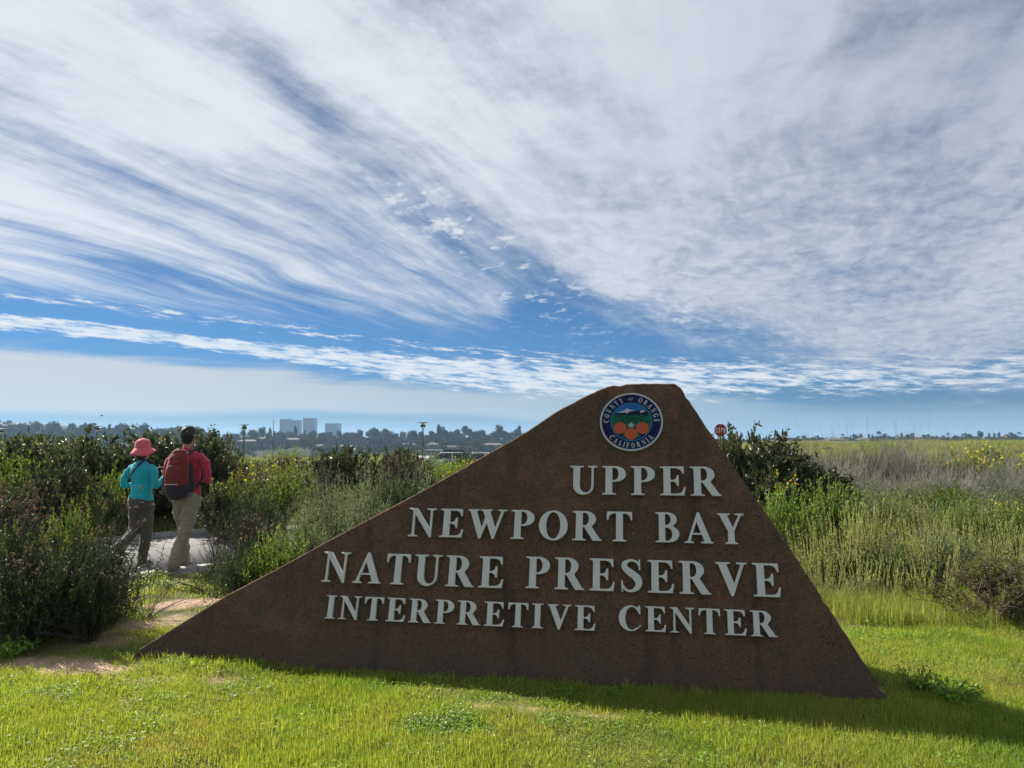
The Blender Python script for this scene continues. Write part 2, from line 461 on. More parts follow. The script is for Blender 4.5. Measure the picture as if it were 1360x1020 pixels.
# ------------------------------------------------------------------ the monument sign
L0 = Vector((-2.82, 5.72, 0.0)); R0 = Vector((2.35, 4.75, 0.0))
sx = (R0 - L0).normalized()
LEAN = R(16)
nh = Vector((sx.y, -sx.x, 0)).normalized()                   # horizontal, towards the viewer
sy = Vector((-nh.x * math.sin(LEAN), -nh.y * math.sin(LEAN), math.cos(LEAN)))
sn = sx.cross(sy).normalized()
FR = Matrix((( sx.x, sy.x, sn.x, L0.x), (sx.y, sy.y, sn.y, L0.y), (sx.z, sy.z, sn.z, L0.z), (0, 0, 0, 1)))
def face_uv(px, py):
    r = px_ray(px, py); o = Vector((0, 0, EYE))
    t = (L0 - o).dot(sn) / r.dot(sn)
    p = o + r * t - L0
    return p.dot(sx), p.dot(sy)
def stone():
    co = coords()
    big = noise(co, 1.3, 5.0, 0.6); mid = noise(co, 9.0, 6.0, 0.65); fine = noise(co, 75.0, 4.0, 0.7)
    grit = S.tree.nodes.new('ShaderNodeTexVoronoi'); S.tree.links.new(co, grit.inputs['Vector']); grit.inputs['Scale'].default_value = 130
    gc = S.tree.nodes.new('ShaderNodeSeparateColor'); S.tree.links.new(grit.outputs['Color'], gc.inputs[0])
    g = S(gc.outputs[0])
    col = mixc(smooth(big, 0.36, 0.64), (0.128, 0.078, 0.049), (0.225, 0.112, 0.060))
    col = mixc(smooth(mid, 0.40, 0.66), col, (0.115, 0.078, 0.054))
    col = mixc(smooth(g, 0.6, 1.0) * 0.45, col, (0.29, 0.175, 0.105))
    col = mixc(smooth(g, 0.16, 0.0) * 0.55, col, (0.045, 0.034, 0.030))
    # streaky weathering down the face
    sp_ = S.tree.nodes.new('ShaderNodeSeparateXYZ'); S.tree.links.new(co, sp_.inputs[0])
    st = noise(vec(S(sp_.outputs[0]) * 3.0, S(sp_.outputs[1]) * 0.5, S(sp_.outputs[2]) * 0.5), 1.0, 5.0, 0.65)
    col = mixc(smooth(st, 0.50, 0.68) * 0.65, col, (0.060, 0.042, 0.034))
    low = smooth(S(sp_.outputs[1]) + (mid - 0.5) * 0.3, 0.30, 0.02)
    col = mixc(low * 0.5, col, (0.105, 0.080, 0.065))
    vp = S.tree.nodes.new('ShaderNodeTexVoronoi'); S.tree.links.new(co, vp.inputs['Vector']); vp.inputs['Scale'].default_value = 26
    holes = smooth(S(vp.outputs['Distance']) + (fine - 0.5) * 0.12, 0.15, 0.06) * smooth(noise(co, 5.0, 2.0), 0.45, 0.60)
    col = mixc(holes * 0.85, col, (0.022, 0.016, 0.013))
    blot = smooth(noise(co, 2.6, 6.0, 0.7), 0.50, 0.62)
    col = mixc(blot * 0.22, col, (0.185, 0.115, 0.070))
    pit = smooth(noise(co, 34.0, 3.0, 0.5), 0.60, 0.70) + holes
    h = fine * 0.9 + mid * 0.6 + g * 0.35 - pit * 0.8
    return principled(col, 0.93, 0, 0.25, h, 0.017)
M_stone = material('weathered_brown_stone', stone)
def edge_stone():
    co = coords(); n = noise(co, 22.0, 5.0, 0.65)
    return principled(mixc(n, (0.20, 0.155, 0.115), (0.40, 0.33, 0.26)), 0.95, 0, 0.2, n, 0.006)
M_edge = material('stone_edge', edge_stone)
outline_px = [(172, 880), (185, 862), (240, 828), (300, 791), (365, 757), (430, 721), (500, 684), (560, 652), (600, 630), (640, 607), (700, 573), (740, 546),
              (782, 524), (800, 516), (815, 511.5), (840, 510), (870, 509), (896, 509.5), (904, 515), (912, 527), (940, 570), (990, 643), (1040, 714), (1100, 806), (1140, 868), (1177, 924), (1184, 936)]
out2 = [face_uv(*p) for p in outline_px]
# densify, with small chips along the edges
dense = []
for (a, b) in zip(out2, out2[1:]):
    n = max(1, int(math.hypot(b[0] - a[0], b[1] - a[1]) / 0.035))
    for k in range(n):
        t = k / n; u = a[0] + (b[0] - a[0]) * t; v = a[1] + (b[1] - a[1]) * t
        top = max(0.25, min(1.0, (u - 2.6) / 0.8)) if True else 1
        w_ = 0.005 * top
        dx, dy = b[0] - a[0], b[1] - a[1]; L = math.hypot(dx, dy) or 1
        j = (random.random() - 0.5) * w_ - (0.009 * top if random.random() < 0.06 else 0)
        dense.append((u - dy / L * -j * -1, v + dx / L * j))
dense.append(out2[-1])
u_a, u_b = dense[-1][0] + 0.02, dense[0][0] - 0.02
dense += [(u_a, -0.28), (u_b, -0.28)]
def thick(v):                                                # thick base, thin crest: a wedge with an upright back
    return max(0.22, 0.78 - 0.285 * max(v, -0.3))
bm = bmesh.new()
f_ring = [bm.verts.new((u, v, 0)) for u, v in dense]
b_ring = []
for u, v in dense:
    p = FR @ Vector((u, v, 0)) - nh * thick(v)
    b_ring.append(bm.verts.new(FR.inverted() @ p))
ff = bm.faces.new(f_ring); fb = bm.faces.new(b_ring[::-1])
for i in range(len(dense)):
    j = (i + 1) % len(dense)
    q = bm.faces.new((f_ring[i], b_ring[i], b_ring[j], f_ring[j])); q.material_index = 1
# round the front arris a little and cut the face up so that it can be uneven
bmesh.ops.recalc_face_normals(bm, faces=bm.faces)
bmesh.ops.bevel(bm, geom=[e for e in bm.edges if abs(e.verts[0].co.z) < 1e-6 and abs(e.verts[1].co.z) < 1e-6], offset=0.007, segments=1, affect='EDGES')
bmesh.ops.triangulate(bm, faces=[f for f in bm.faces if len(f.verts) > 4])
sign = empty('monument_sign', L0)
me = bpy.data.meshes.new('slab'); bm.to_mesh(me); bm.free(); me.materials.append(M_stone); me.materials.append(M_edge)
slab = obj('slab', me, sign); slab.matrix_basis = Matrix.Translation(-L0) @ FR
slab.matrix_basis = FR.copy(); slab.matrix_basis.translation = (0, 0, 0)
tag(sign, 'large brown stone monument sign with slanted sides and raised grey lettering', 'sign')
FRL = slab.matrix_basis.copy()

# ---- lettering: bold roman capitals drawn as outlines
s_, b_ = 0.045, 0.035
def arc(cx, cy, rx, ry, a0, a1, n=14):
    return [(cx + rx * math.cos(R(a0 + (a1 - a0) * i / n)), cy + ry * math.sin(R(a0 + (a1 - a0) * i / n))) for i in range(n + 1)]
def foot(x0, x1, e=0.085, f=0.085):
    return [(x0, s_ + b_), (x0 - b_ * .5, s_ + .008), (x0 - e, s_ - .012), (x0 - e, 0), (x1 + f, 0), (x1 + f, s_ - .012), (x1 + b_ * .5, s_ + .008), (x1, s_ + b_)]
def head(x0, x1, e=0.085, f=0.085):
    return [(x1, 1 - s_ - b_), (x1 + b_ * .5, 1 - s_ - .008), (x1 + f, 1 - s_ + .012), (x1 + f, 1), (x0 - e, 1), (x0 - e, 1 - s_ + .012), (x0 - b_ * .5, 1 - s_ - .008), (x0, 1 - s_ - b_)]
TL = [(0, 1), (0, 1 - s_ + .012), (.065, 1 - s_ - .008), (.09, 1 - s_ - b_)]
BL = [(.09, s_ + b_), (.065, s_ + .008), (0, s_ - .012), (0, 0)]
G = {}
G['I'] = (.35, [foot(.09, .26) + head(.09, .26)])
G['E'] = (.63, [BL + [(.60, 0), (.63, .28), (.592, .28), (.565, .16), (.50, .075), (.42, .055), (.285, .055), (.262, .08), (.262, .475), (.33, .475), (.40, .43), (.43, .33), (.468, .33),
      (.468, .69), (.43, .69), (.40, .58), (.33, .53), (.262, .53), (.262, .945), (.40, .945), (.48, .92), (.535, .86), (.565, .75), (.603, .75), (.59, 1)] + TL])
G['F'] = (.60, [foot(.09, .26) + [(.262, .47), (.33, .47), (.40, .43), (.43, .33), (.468, .33), (.468, .69), (.43, .69), (.40, .58), (.33, .53), (.262, .53), (.262, .945), (.40, .945), (.48, .92),
      (.535, .86), (.565, .73), (.603, .73), (.59, 1)] + TL])
G['L'] = (.62, [BL + [(.59, 0), (.62, .31), (.582, .31), (.55, .17), (.48, .08), (.40, .055), (.285, .055), (.262, .08)] + head(.09, .26)])
G['T'] = (.64, [foot(.235, .405) + [(.405, .945), (.46, .945), (.54, .91), (.58, .84), (.60, .72), (.64, .72), (.632, 1), (.008, 1), (0, .72), (.04, .72), (.06, .84), (.10, .91), (.18, .945), (.235, .945)]])
G['N'] = (.735, [[(.10, .09), (.075, .055), (0, s_ - .012), (0, 0), (.255, 0), (.255, s_ - .012), (.18, .055), (.155, .09), (.155, .80), (.585, -.02), (.635, -.02), (.635, .91), (.66, .945), (.735, 1 - s_ + .012),
      (.735, 1), (.48, 1), (.48, 1 - s_ + .012), (.555, .945), (.58, .91), (.58, .30), (.215, 1), (0, 1), (0, 1 - s_ + .012), (.06, .945), (.10, .90)]])
G['U'] = (.71, [[(.09, .92), (.09, .30)] + arc(.3525, .30, .2625, .32, 180, 360, 20)[1:-1] + [(.615, .30), (.615, .91), (.64, .945), (.71, 1 - s_ + .012), (.71, 1), (.465, 1), (.465, 1 - s_ + .012), (.535, .945), (.56, .91), (.56, .30)]
      + arc(.41, .30, .15, .245, 0, -180, 16)[1:-1] + [(.26, .30), (.26, .92), (.285, .95), (.35, 1 - s_ + .012), (.35, 1)] + TL[:3]])
def bowl(cx, cy, rx, ry, x0): return [(x0, cy - ry)] + arc(cx, cy, rx, ry, -90, 90, 14) + [(x0, cy + ry)]
G['P'] = (.61, [foot(.09, .26) + [(.26, .45)] + arc(.33, .725, .28, .275, -90, 90, 18) + TL, bowl(.31, .725, .115, .222, .26)])
G['R'] = (.75, [foot(.09, .26) + [(.26, .455), (.30, .455), (.52, 0), (.75, 0), (.75, s_ - .012), (.70, .06)] + [(.49, .475)] + arc(.33, .73, .27, .27, -42, 90, 14) + TL, bowl(.31, .73, .11, .218, .26)])
G['B'] = (.645, [BL + arc(.345, .275, .30, .275, -90, 62, 14) + arc(.33, .765, .255, .235, -52, 90, 12) + TL, bowl(.32, .27, .135, .218, .26), bowl(.31, .765, .105, .182, .26)])
G['O'] = (.74, [arc(.37, .49, .37, .515, 0, 354, 40), arc(.37, .49, .185, .462, 0, 354, 36)])
G['C'] = (.69, [[(.625, .66), (.668, .66), (.655, 1.005), (.62, 1.005), (.585, .945)] + arc(.37, .49, .37, .515, 62, 300, 26) + [(.62, .12), (.69, .21), (.66, .235), (.60, .14)] + arc(.405, .49, .205, .46, 300, 60, 22) + [(.575, .80)]])
G['G'] = (.76, [[(.625, .68), (.665, .68), (.655, 1.005), (.62, 1.005), (.585, .945)] + arc(.37, .49, .37, .515, 62, 296, 24) + [(.60, .03), (.69, .07), (.69, .40), (.755, .44), (.755, .475), (.44, .475), (.44, .44), (.52, .40), (.52, .06)]
      + arc(.405, .49, .205, .46, 292, 60, 22) + [(.575, .80)]])
G['A'] = (.77, [[(0, 0), (.25, 0), (.25, .034), (.168, .06), (.212, .28), (.470, .28), (.541, .06), (.44, .034), (.44, 0), (.77, 0), (.77, .034), (.715, .06), (.41, 1.02), (.355, 1.02), (.085, .06), (0, .034)], [(.228, .33), (.333, .711), (.454, .33)]])
G['V'] = (.74, [[(.345, -.02), (.40, -.02), (.665, .94), (.74, .966), (.74, 1), (.49, 1), (.49, .966), (.592, .94), (.426, .347), (.255, .94), (.34, .966), (.34, 1), (0, 1), (0, .966), (.06, .94)]])
G['W'] = (1.03, [[(.30, -.02), (.35, -.02), (.505, .52), (.66, -.02), (.71, -.02), (.955, .94), (1.03, .966), (1.03, 1), (.80, 1), (.80, .966), (.885, .94), (.735, .36), (.585, .94), (.64, .966), (.64, 1), (.33, 1), (.33, .966),
      (.40, .94), (.455, .72), (.375, .36), (.22, .94), (.28, .966), (.28, 1), (0, 1), (0, .966), (.05, .94)]])
G['Y'] = (.70, [foot(.265, .435) + [(.435, .43), (.625, .94), (.70, .966), (.70, 1), (.465, 1), (.465, .966), (.56, .94), (.40, .53), (.25, .94), (.33, .966), (.33, 1), (0, 1), (0, .966), (.055, .94), (.265, .42)]])
def catmull(P, n=6):
    Q = []
    for i in range(len(P) - 1):
        p0, p1, p2, p3 = P[max(i - 1, 0)], P[i], P[i + 1], P[min(i + 2, len(P) - 1)]
        for k in range(n):
            t = k / n
            Q.append(tuple(0.5 * ((2 * b) + (-a + c) * t + (2 * a - 5 * b + 4 * c - d) * t * t + (-a + 3 * b - 3 * c + d) * t ** 3) for a, b, c, d in zip(p0, p1, p2, p3)))
    Q.append(tuple(P[-1])); return Q
spine = catmull([(.475, .80, .03), (.41, .93, .06), (.28, .975, .065), (.135, .90, .12), (.125, .74, .15), (.27, .58, .20), (.42, .43, .20), (.465, .25, .16), (.40, .09, .12), (.26, .02, .065), (.14, .07, .06), (.065, .22, .03)])
Lp, Rp = [], []
for i, (x, y, w_) in enumerate(spine):
    a = spine[max(i - 1, 0)]; c_ = spine[min(i + 1, len(spine) - 1)]
    dx, dy = c_[0] - a[0], c_[1] - a[1]; l = math.hypot(dx, dy)
    Lp.append((x - dy / l * w_ / 2, y + dx / l * w_ / 2)); Rp.append((x + dy / l * w_ / 2, y - dx / l * w_ / 2))
G['S'] = (.56, [Lp + Rp[::-1]], [[(.462, 1.005), (.497, 1.005), (.505, .68), (.468, .68)], [(.035, .33), (.07, .33), (.085, -.005), (.05, -.005)]])
def glyph_mesh(ch, w_scale, h, depth, mat, name='letter'):
    g = G[ch]; res = []
    for k, contours in enumerate([g[1]] + [[c] for c in (g[2] if len(g) > 2 else [])]):
        cu = bpy.data.curves.new('g', 'CURVE'); cu.dimensions = '2D'; cu.fill_mode = 'BOTH'
        cu.extrude = depth / 2 + (0.0006 * k if depth > .004 else .0001 * k)
        cu.bevel_depth = min(0.0025, depth * .12) if depth > 0.004 else 0.0
        cu.offset = -cu.bevel_depth + 0.004 * h
        for c in contours:
            sp2 = cu.splines.new('POLY'); sp2.points.add(len(c) - 1); sp2.use_cyclic_u = True
            for p, (x, y) in zip(sp2.points, c): p.co = (x * w_scale, y * h, 0, 1)
        res.append(cu)
    bm = bmesh.new()
    for cu in res:
        o = bpy.data.objects.new('g', cu); COL.objects.link(o)
        bpy.context.view_layer.update()
        m_ = bpy.data.meshes.new_from_object(o.evaluated_get(bpy.context.evaluated_depsgraph_get()))
        bm.from_mesh(m_); bpy.data.objects.remove(o); bpy.data.meshes.remove(m_); bpy.data.curves.remove(cu)
    me = bpy.data.meshes.new(name); bm.to_mesh(me); bm.free(); me.materials.append(mat)
    return me
def letter_metal():
    co = coords(); n = noise(co, 14.0, 5.0, 0.6)
    col = mixc(n, (0.50, 0.485, 0.43), (0.72, 0.70, 0.63))
    return principled(col, smooth(n, 0.2, 0.9) * 0.2 + 0.42, 0.15, 0.5, noise(co, 120.0, 3.0), 0.0006)
M_letter = material('grey_cast_metal', letter_metal)
rows = [('UPPER', (757, 958), (757, 619.5, 657), (958, 622, 660)), ('NEWPORT', (543, 840), (543, 676, 713.5), (840, 681, 719.5)), ('BAY', (871, 989), (871, 681.5, 720.5), (989, 683.5, 724)),
        ('NATURE', (428.5, 668.5), (428.5, 734.5, 774), (668.5, 739.5, 780.5)), ('PRESERVE', (698.5, 1037), (698.5, 740.5, 782.5), (1037, 749, 792.5)),
        ('INTERPRETIVE', (432.5, 791), (432.5, 792, 823.5), (791, 804, 835.8)), ('CENTER', (822, 1031.5), (822, 804.5, 838), (1031.5, 812, 845.3))]
cache = {}
for wd, (xa, xb), (la, lt, lb), (ra, rt, rb) in rows:
    u0, v0 = face_uv(la, lb); u1, v1 = face_uv(ra, rb)
    H = ((face_uv(la, lt)[1] - v0) + (face_uv(ra, rt)[1] - v1)) / 2
    v0 = v1 = (v0 + v1) / 2 * 0.5 + v0 * 0.25 + v1 * 0.25
    nat = sum(G[c][0] for c in wd)
    tot = u1 - u0
    gap = 0.165 * H if len(wd) < 12 else 0.17 * H
    ws = (tot - gap * (len(wd) - 1)) / nat
    x = u0
    for ch in wd:
        key = (ch, round(ws, 3), round(H, 3))
        if key not in cache: cache[key] = glyph_mesh(ch, ws, H, 0.020, M_letter)
        o = obj('letter', cache[key], sign)
        o.matrix_basis = FRL @ Matrix.Translation((x, v0, 0.010 + 0.010))
        x += G[ch][0] * ws + gap

# ---- the round county seal
ca_, cb_ = face_uv(839, 523.2), face_uv(839, 599.8)
cl_, cr_ = face_uv(797, 561.5), face_uv(880.5, 561.5)
SC = ((cl_[0] + cr_[0]) / 2, (ca_[1] + cb_[1]) / 2); SRx = (cr_[0] - cl_[0]) / 2; SRy = (ca_[1] - cb_[1]) / 2
SA = SRy / SRx
seal = empty('seal', (0, 0, 0)); seal.parent = sign
seal.matrix_basis = FRL @ Matrix.Translation((SC[0], SC[1], 0.0)) @ Matrix.Diagonal((SRx, SRy, 1, 1))
pc = lambda n, c, r=0.75: plain(n, tuple(k * 0.8 for k in c), r, 0.0, 0.06, 6.0, spec=0.15)
M_navy, M_ring, M_white = pc('seal_navy', (0.018, 0.022, 0.085)), pc('seal_blue_ring', (0.06, 0.22, 0.38)), pc('seal_white', (0.62, 0.62, 0.62))
M_sblue, M_sgreen, M_sdark, M_sorange = pc('seal_sky', (0.03, 0.17, 0.46)), pc('seal_green', (0.02, 0.16, 0.085)), pc('seal_dark', (0.012, 0.022, 0.045)), pc('seal_orange', (0.62, 0.13, 0.055))
M_sleaf = pc('seal_leaf', (0.02, 0.20, 0.075))
def flat_shape(name, polys, mat, z0, z1, parent):
    cu = bpy.data.curves.new('g', 'CURVE'); cu.dimensions = '2D'; cu.fill_mode = 'BOTH'; cu.extrude = (z1 - z0) / 2
    for c in polys:
        sp2 = cu.splines.new('POLY'); sp2.points.add(len(c) - 1); sp2.use_cyclic_u = True
        for p, (x, y) in zip(sp2.points, c): p.co = (x, y, 0, 1)
    o = bpy.data.objects.new('g', cu); COL.objects.link(o); bpy.context.view_layer.update()
    m_ = bpy.data.meshes.new_from_object(o.evaluated_get(bpy.context.evaluated_depsgraph_get()))
    bpy.data.objects.remove(o); bpy.data.curves.remove(cu)
    m_.name = name; m_.materials.clear(); m_.materials.append(mat)
    r = obj(name, m_, parent); r.location = (0, 0, (z0 + z1) / 2)
    return r
circ = lambda r, n=64, cx=0, cy=0: [(cx + r * math.cos(2 * math.pi * i / n), cy + r * math.sin(2 * math.pi * i / n)) for i in range(n)]
flat_shape('rim', [circ(1.0), circ(0.945)], M_white, 0.0, 0.022, seal)
flat_shape('disc', [circ(0.945)], M_navy, 0.0, 0.014, seal)
flat_shape('inner_ring', [circ(0.665), circ(0.63)], M_ring, 0.014, 0.018, seal)
RI = 0.63
def chord(y): return math.sqrt(max(0, RI * RI - y * y))
def seg(ylo, yhi, n=24):                                     # slice of the inner disc between two heights
    a = [(chord(ylo + (yhi - ylo) * i / n), ylo + (yhi - ylo) * i / n) for i in range(n + 1)]
    return a + [(-x, y) for x, y in a[::-1]]
flat_shape('painted_sky', [seg(0.26, RI - .001)], M_sblue, 0.014, 0.0160, seal)
flat_shape('field', [seg(-0.18, 0.2585)], M_sgreen, 0.014, 0.0160, seal)
flat_shape('lower_ground', [seg(-RI + .001, -0.1815)], M_navy, 0.014, 0.0160, seal)
flat_shape('mountain', [[(-.54, .27), (-.40, .33), (-.25, .36), (-.12, .45), (-.02, .40), (.10, .36), (.22, .38), (.34, .42), (.46, .40), (.55, .29), (.55, .22), (.30, .25), (.0, .22), (-.30, .24), (-.54, .25)]], M_sdark, 0.0165, 0.0175, seal)
for P_ in ([(-.44, .32), (-.26, .37), (-.13, .46), (-.04, .42), (.12, .37), (.0, .37), (-.08, .33), (-.17, .26), (-.16, .33), (-.28, .31)], [(.27, .34), (.34, .41), (.43, .38), (.46, .35), (.38, .33), (.31, .30)]):
    flat_shape('snow', [P_], M_white, 0.0178, 0.0186, seal)
for k in range(-4, 5):                                       # rows of trees fanning out
    x0, x1 = k * 0.035, k * 0.13 + (0.02 if k else 0)
    yb = -0.10 if abs(k) < 3 else -0.04
    flat_shape('field_row', [[(x0 - .006, .17), (x0 + .006, .17), (x1 + .022, yb), (x1 - .022, yb)]], M_sdark, 0.0165, 0.0173, seal)
for y_, h_ in ((.205, .014), (.16, .012)):
    for sg in (-1, 1):
        flat_shape('field_row', [[(sg * .22, y_), (sg * .52, y_ - .01), (sg * .52, y_ + h_ - .01), (sg * .22, y_ + h_)]], M_sdark, 0.0165, 0.0173, seal)
for cx, cy, z in ((-.36, -.22, 0), (.36, -.22, 0), (0, -.42, .001)):
    flat_shape('orange', [circ(0.205, 32, cx, cy)], M_sorange, 0.0165, 0.0190 + z, seal)
for P_ in ([(-.30, -.50), (-.18, -.36), (-.14, -.47), (-.22, -.56)], [(.30, -.50), (.18, -.36), (.14, -.47), (.22, -.56)], [(-.20, -.12), (-.06, -.03), (-.02, -.16), (-.12, -.22)], [(.20, -.12), (.06, -.03), (.02, -.16), (.12, -.22)]):
    flat_shape('leaf', [P_], M_sleaf, 0.0165, 0.0186, seal)
bl = []
for k in range(5):
    a = R(90 + 72 * k)
    bl += [(0.095 * math.cos(a - .2), -.13 + .095 * math.sin(a - .2)), (0.095 * math.cos(a + .2), -.13 + .095 * math.sin(a + .2)), (0.03 * math.cos(a + R(36)), -.13 + .03 * math.sin(a + R(36)))]
flat_shape('blossom', [bl], M_white, 0.0205, 0.0215, seal)
def ring_text(txt, a_mid, span, rad, size, outward=True):
    wds = [G[c][0] * 0.86 if c != ' ' else .3 for c in txt]; gaps = 0.13
    tot = sum(wds) + gaps * (len(txt) - 1); pos_ = 0
    for c, w_ in zip(txt, wds):
        t = (pos_ + w_ / 2) / tot - 0.5
        ang = a_mid - span * t if outward else a_mid + span * t
        rot = ang - 90 if outward else ang + 90
        me_ = glyph_mesh(c, size * 0.86, size, 0.003, M_white)
        o = obj('letter', me_, seal)
        rr = rad - size / 2 if outward else rad + size / 2
        o.matrix_basis = Matrix.Translation((rr * math.cos(R(ang)), rr * math.sin(R(ang)), 0.0165)) @ Matrix.Rotation(R(rot), 4, 'Z') @ Matrix.Translation((-G[c][0] * .86 * size / 2, 0, 0))
        pos_ += w_ + gaps
ring_text('COUNTY', 146, 75, 0.805, 0.175)
ring_text('OF', 91, 11, 0.79, 0.095)
ring_text('ORANGE', 36, 75, 0.805, 0.175)
ring_text('CALIFORNIA', 270, 108, 0.805, 0.175, outward=False)
# ------------------------------------------------------------------ plants: generators
M_bark = plain('grey_bark', (0.12, 0.095, 0.075), 0.9, var=0.15)
M_twig = plain('dry_twig', (0.26, 0.25, 0.21), 0.9, var=0.2)
M_twig_dark = plain('dark_twig', (0.085, 0.065, 0.055), 0.9, var=0.15)
M_greenstem = plain('green_stem', (0.12, 0.15, 0.05), 0.8, var=0.1)
M_sumac = foliage('sumac_leaf', (0.026, 0.042, 0.016), (0.080, 0.100, 0.036), (0.15, 0.13, 0.07), 0.42, 0.25, 0.5)
M_bright = foliage('bright_leaf', (0.070, 0.125, 0.024), (0.150, 0.205, 0.038), (0.26, 0.28, 0.06), 0.5, 0.36)
M_sage = foliage('sage_leaf', (0.080, 0.110, 0.055), (0.18, 0.21, 0.115), (0.30, 0.32, 0.21), 0.6, 0.36, 0.3, (1, 1, 0.75))
M_dark = foliage('dark_needle', (0.018, 0.034, 0.013), (0.050, 0.078, 0.028), (0.13, 0.16, 0.07), 0.45, 0.22)
M_olive = foliage('olive_leaf', (0.085, 0.115, 0.030), (0.175, 0.195, 0.060), (0.28, 0.27, 0.12), 0.6, 0.32)
M_straw = foliage('straw_leaf', (0.21, 0.185, 0.085), (0.36, 0.32, 0.16), (0.30, 0.32, 0.12), 0.7, 0.4, 0.2, (1, .95, .7))
M_spike = foliage('spike_leaf', (0.26, 0.30, 0.095), (0.46, 0.46, 0.19), (0.52, 0.47, 0.28), 0.6, 0.45, 0.2, (1, 1, .6))
M_yellow = foliage('yellow_petal', (0.72, 0.52, 0.02), (0.85, 0.66, 0.03), None, 0.5, 0.4, 0.2, (.6, .6, .3))
M_brownhead = foliage('dry_flower_head', (0.20, 0.13, 0.085), (0.38, 0.27, 0.20), (0.5, 0.42, 0.36), 0.8, 0.25, 0.2)
M_white = foliage('white_petal', (0.6, 0.6, 0.56), (0.75, 0.75, 0.7), None, 0.6, 0.3)
M_blade = foliage('grass_blade', (0.150, 0.220, 0.028), (0.320, 0.350, 0.058), (0.38, 0.36, 0.13), 0.5, 0.48, 0.35, (1.0, 1.0, 0.45), ((0.30, 0.27, 0.09), (0.10, 0.19, 0.025)))
M_tallgrass = foliage('tall_grass_blade', (0.13, 0.185, 0.030), (0.27, 0.30, 0.055), (0.44, 0.38, 0.19), 0.6, 0.42, 0.3, (1.0, 1.0, 0.5))
M_clover = foliage('clover_leaf', (0.110, 0.200, 0.022), (0.230, 0.330, 0.040), None, 0.5, 0.4, 0.35, (1.0, 1.05, 0.4))
M_dullgrass = foliage('rough_grass', (0.13, 0.17, 0.035), (0.24, 0.265, 0.06), (0.36, 0.32, 0.15), 0.6, 0.4)
M_distant = foliage('distant_leaf', (0.018, 0.030, 0.014), (0.045, 0.058, 0.028), (0.08, 0.08, 0.045), 0.8, 0.1, 0.2)

def unit(v): return v / np.maximum(np.linalg.norm(v, axis=-1, keepdims=True), 1e-9)
def leaf_mesh(P, D, L, Wd, rng, nrm=None, fold=0.25):
    """folded diamond leaves at P pointing along D; four corners, two triangles each side"""
    n = len(P); D = unit(D)
    if nrm is None: nrm = rng.normal(size=(n, 3)) + np.array((0, 0, 0.8))
    Sd = unit(np.cross(D, nrm)); Nn = np.cross(Sd, D)
    L = np.broadcast_to(L, (n,))[:, None]; Wd = np.broadcast_to(Wd, (n,))[:, None]
    base = P; tip = P + D * L - Nn * L * 0.12
    mid = P + D * L * 0.45
    a = mid + Sd * Wd * 0.5 + Nn * Wd * fold; b = mid - Sd * Wd * 0.5 + Nn * Wd * fold
    V_ = np.stack([base, a, tip, b], 1).reshape(-1, 3)
    i = np.arange(n) * 4
    F = np.concatenate([np.stack([i, i + 1, i + 2], 1), np.stack([i, i + 2, i + 3], 1)])
    return V_, F
def tube_mesh(lines, radii, k=3):
    """lines: list of (m,3); radii: list of (r0,r1)"""
    Vs, Fs, off = [], [], 0
    for ln, (r0, r1) in zip(lines, radii):
        ln = np.asarray(ln, float); m = len(ln)
        T = unit(np.gradient(ln, axis=0))
        ref = np.array((0.3, 0.9, 0.1)) if abs(T[0, 2]) > 0.8 else np.array((0.0, 0.1, 1.0))
        A = unit(np.cross(T, ref)); B = np.cross(T, A)
        r = np.linspace(r0, r1, m)[:, None, None]
        an = np.arange(k) * 2 * np.pi / k
        ring = ln[:, None] + r * (np.cos(an)[None, :, None] * A[:, None] + np.sin(an)[None, :, None] * B[:, None])
        Vs.append(ring.reshape(-1, 3))
        i, j = np.meshgrid(np.arange(m - 1), np.arange(k), indexing='ij')
        a = off + i * k + j; b = off + i * k + (j + 1) % k
        q = np.stack([a, b, b + k, a + k], -1).reshape(-1, 4); Fs.append(q); off += m * k
    return np.concatenate(Vs), np.concatenate(Fs)
def branches(rng, n, H, Rr, sprd=1.0, seg=6, base_r=0.08, flat=0.0, curl=0.15, low=0.55, upright=0.0):
    """n curved stems from the root out to a domed crown"""
    an = rng.random(n) * 2 * np.pi; rr = np.sqrt(rng.random(n)) * Rr * sprd
    zt = H * np.sqrt(np.clip(1 - (rr / (Rr * 1.12)) ** 2, 0.02, 1)) * (low + (1 - low) * rng.random(n))
    end = np.stack([np.cos(an) * rr, np.sin(an) * rr, zt], 1)
    st = np.stack([np.cos(an), np.sin(an), np.zeros(n)], 1) * (base_r * rng.random((n, 1)) + upright * rr[:, None])
    out = []
    for i in range(n):
        t = np.linspace(0, 1, seg)[:, None]
        bend = np.array((end[i, 0] - st[i, 0], end[i, 1] - st[i, 1], 0)) * (-0.22) * np.sin(np.pi * t)
        wob = np.cumsum(rng.normal(size=(seg, 3)) * curl * 0.12 * H, axis=0) * t
        out.append(st[i] * (1 - t) + end[i] * t + bend + wob * 0.5)
    return out
def along(lines, rng, per, t0=0.4, t1=1.0):
    """sample points and directions along lines"""
    Ps, Ds = [], []
    for ln in lines:
        m = len(ln); t = (t0 + (t1 - t0) * rng.random(per)) * (m - 1)
        i = np.minimum(t.astype(int), m - 2); f = (t - i)[:, None]
        Ps.append(ln[i] * (1 - f) + ln[i + 1] * f); Ds.append(ln[i + 1] - ln[i])
    return np.concatenate(Ps), unit(np.concatenate(Ds))
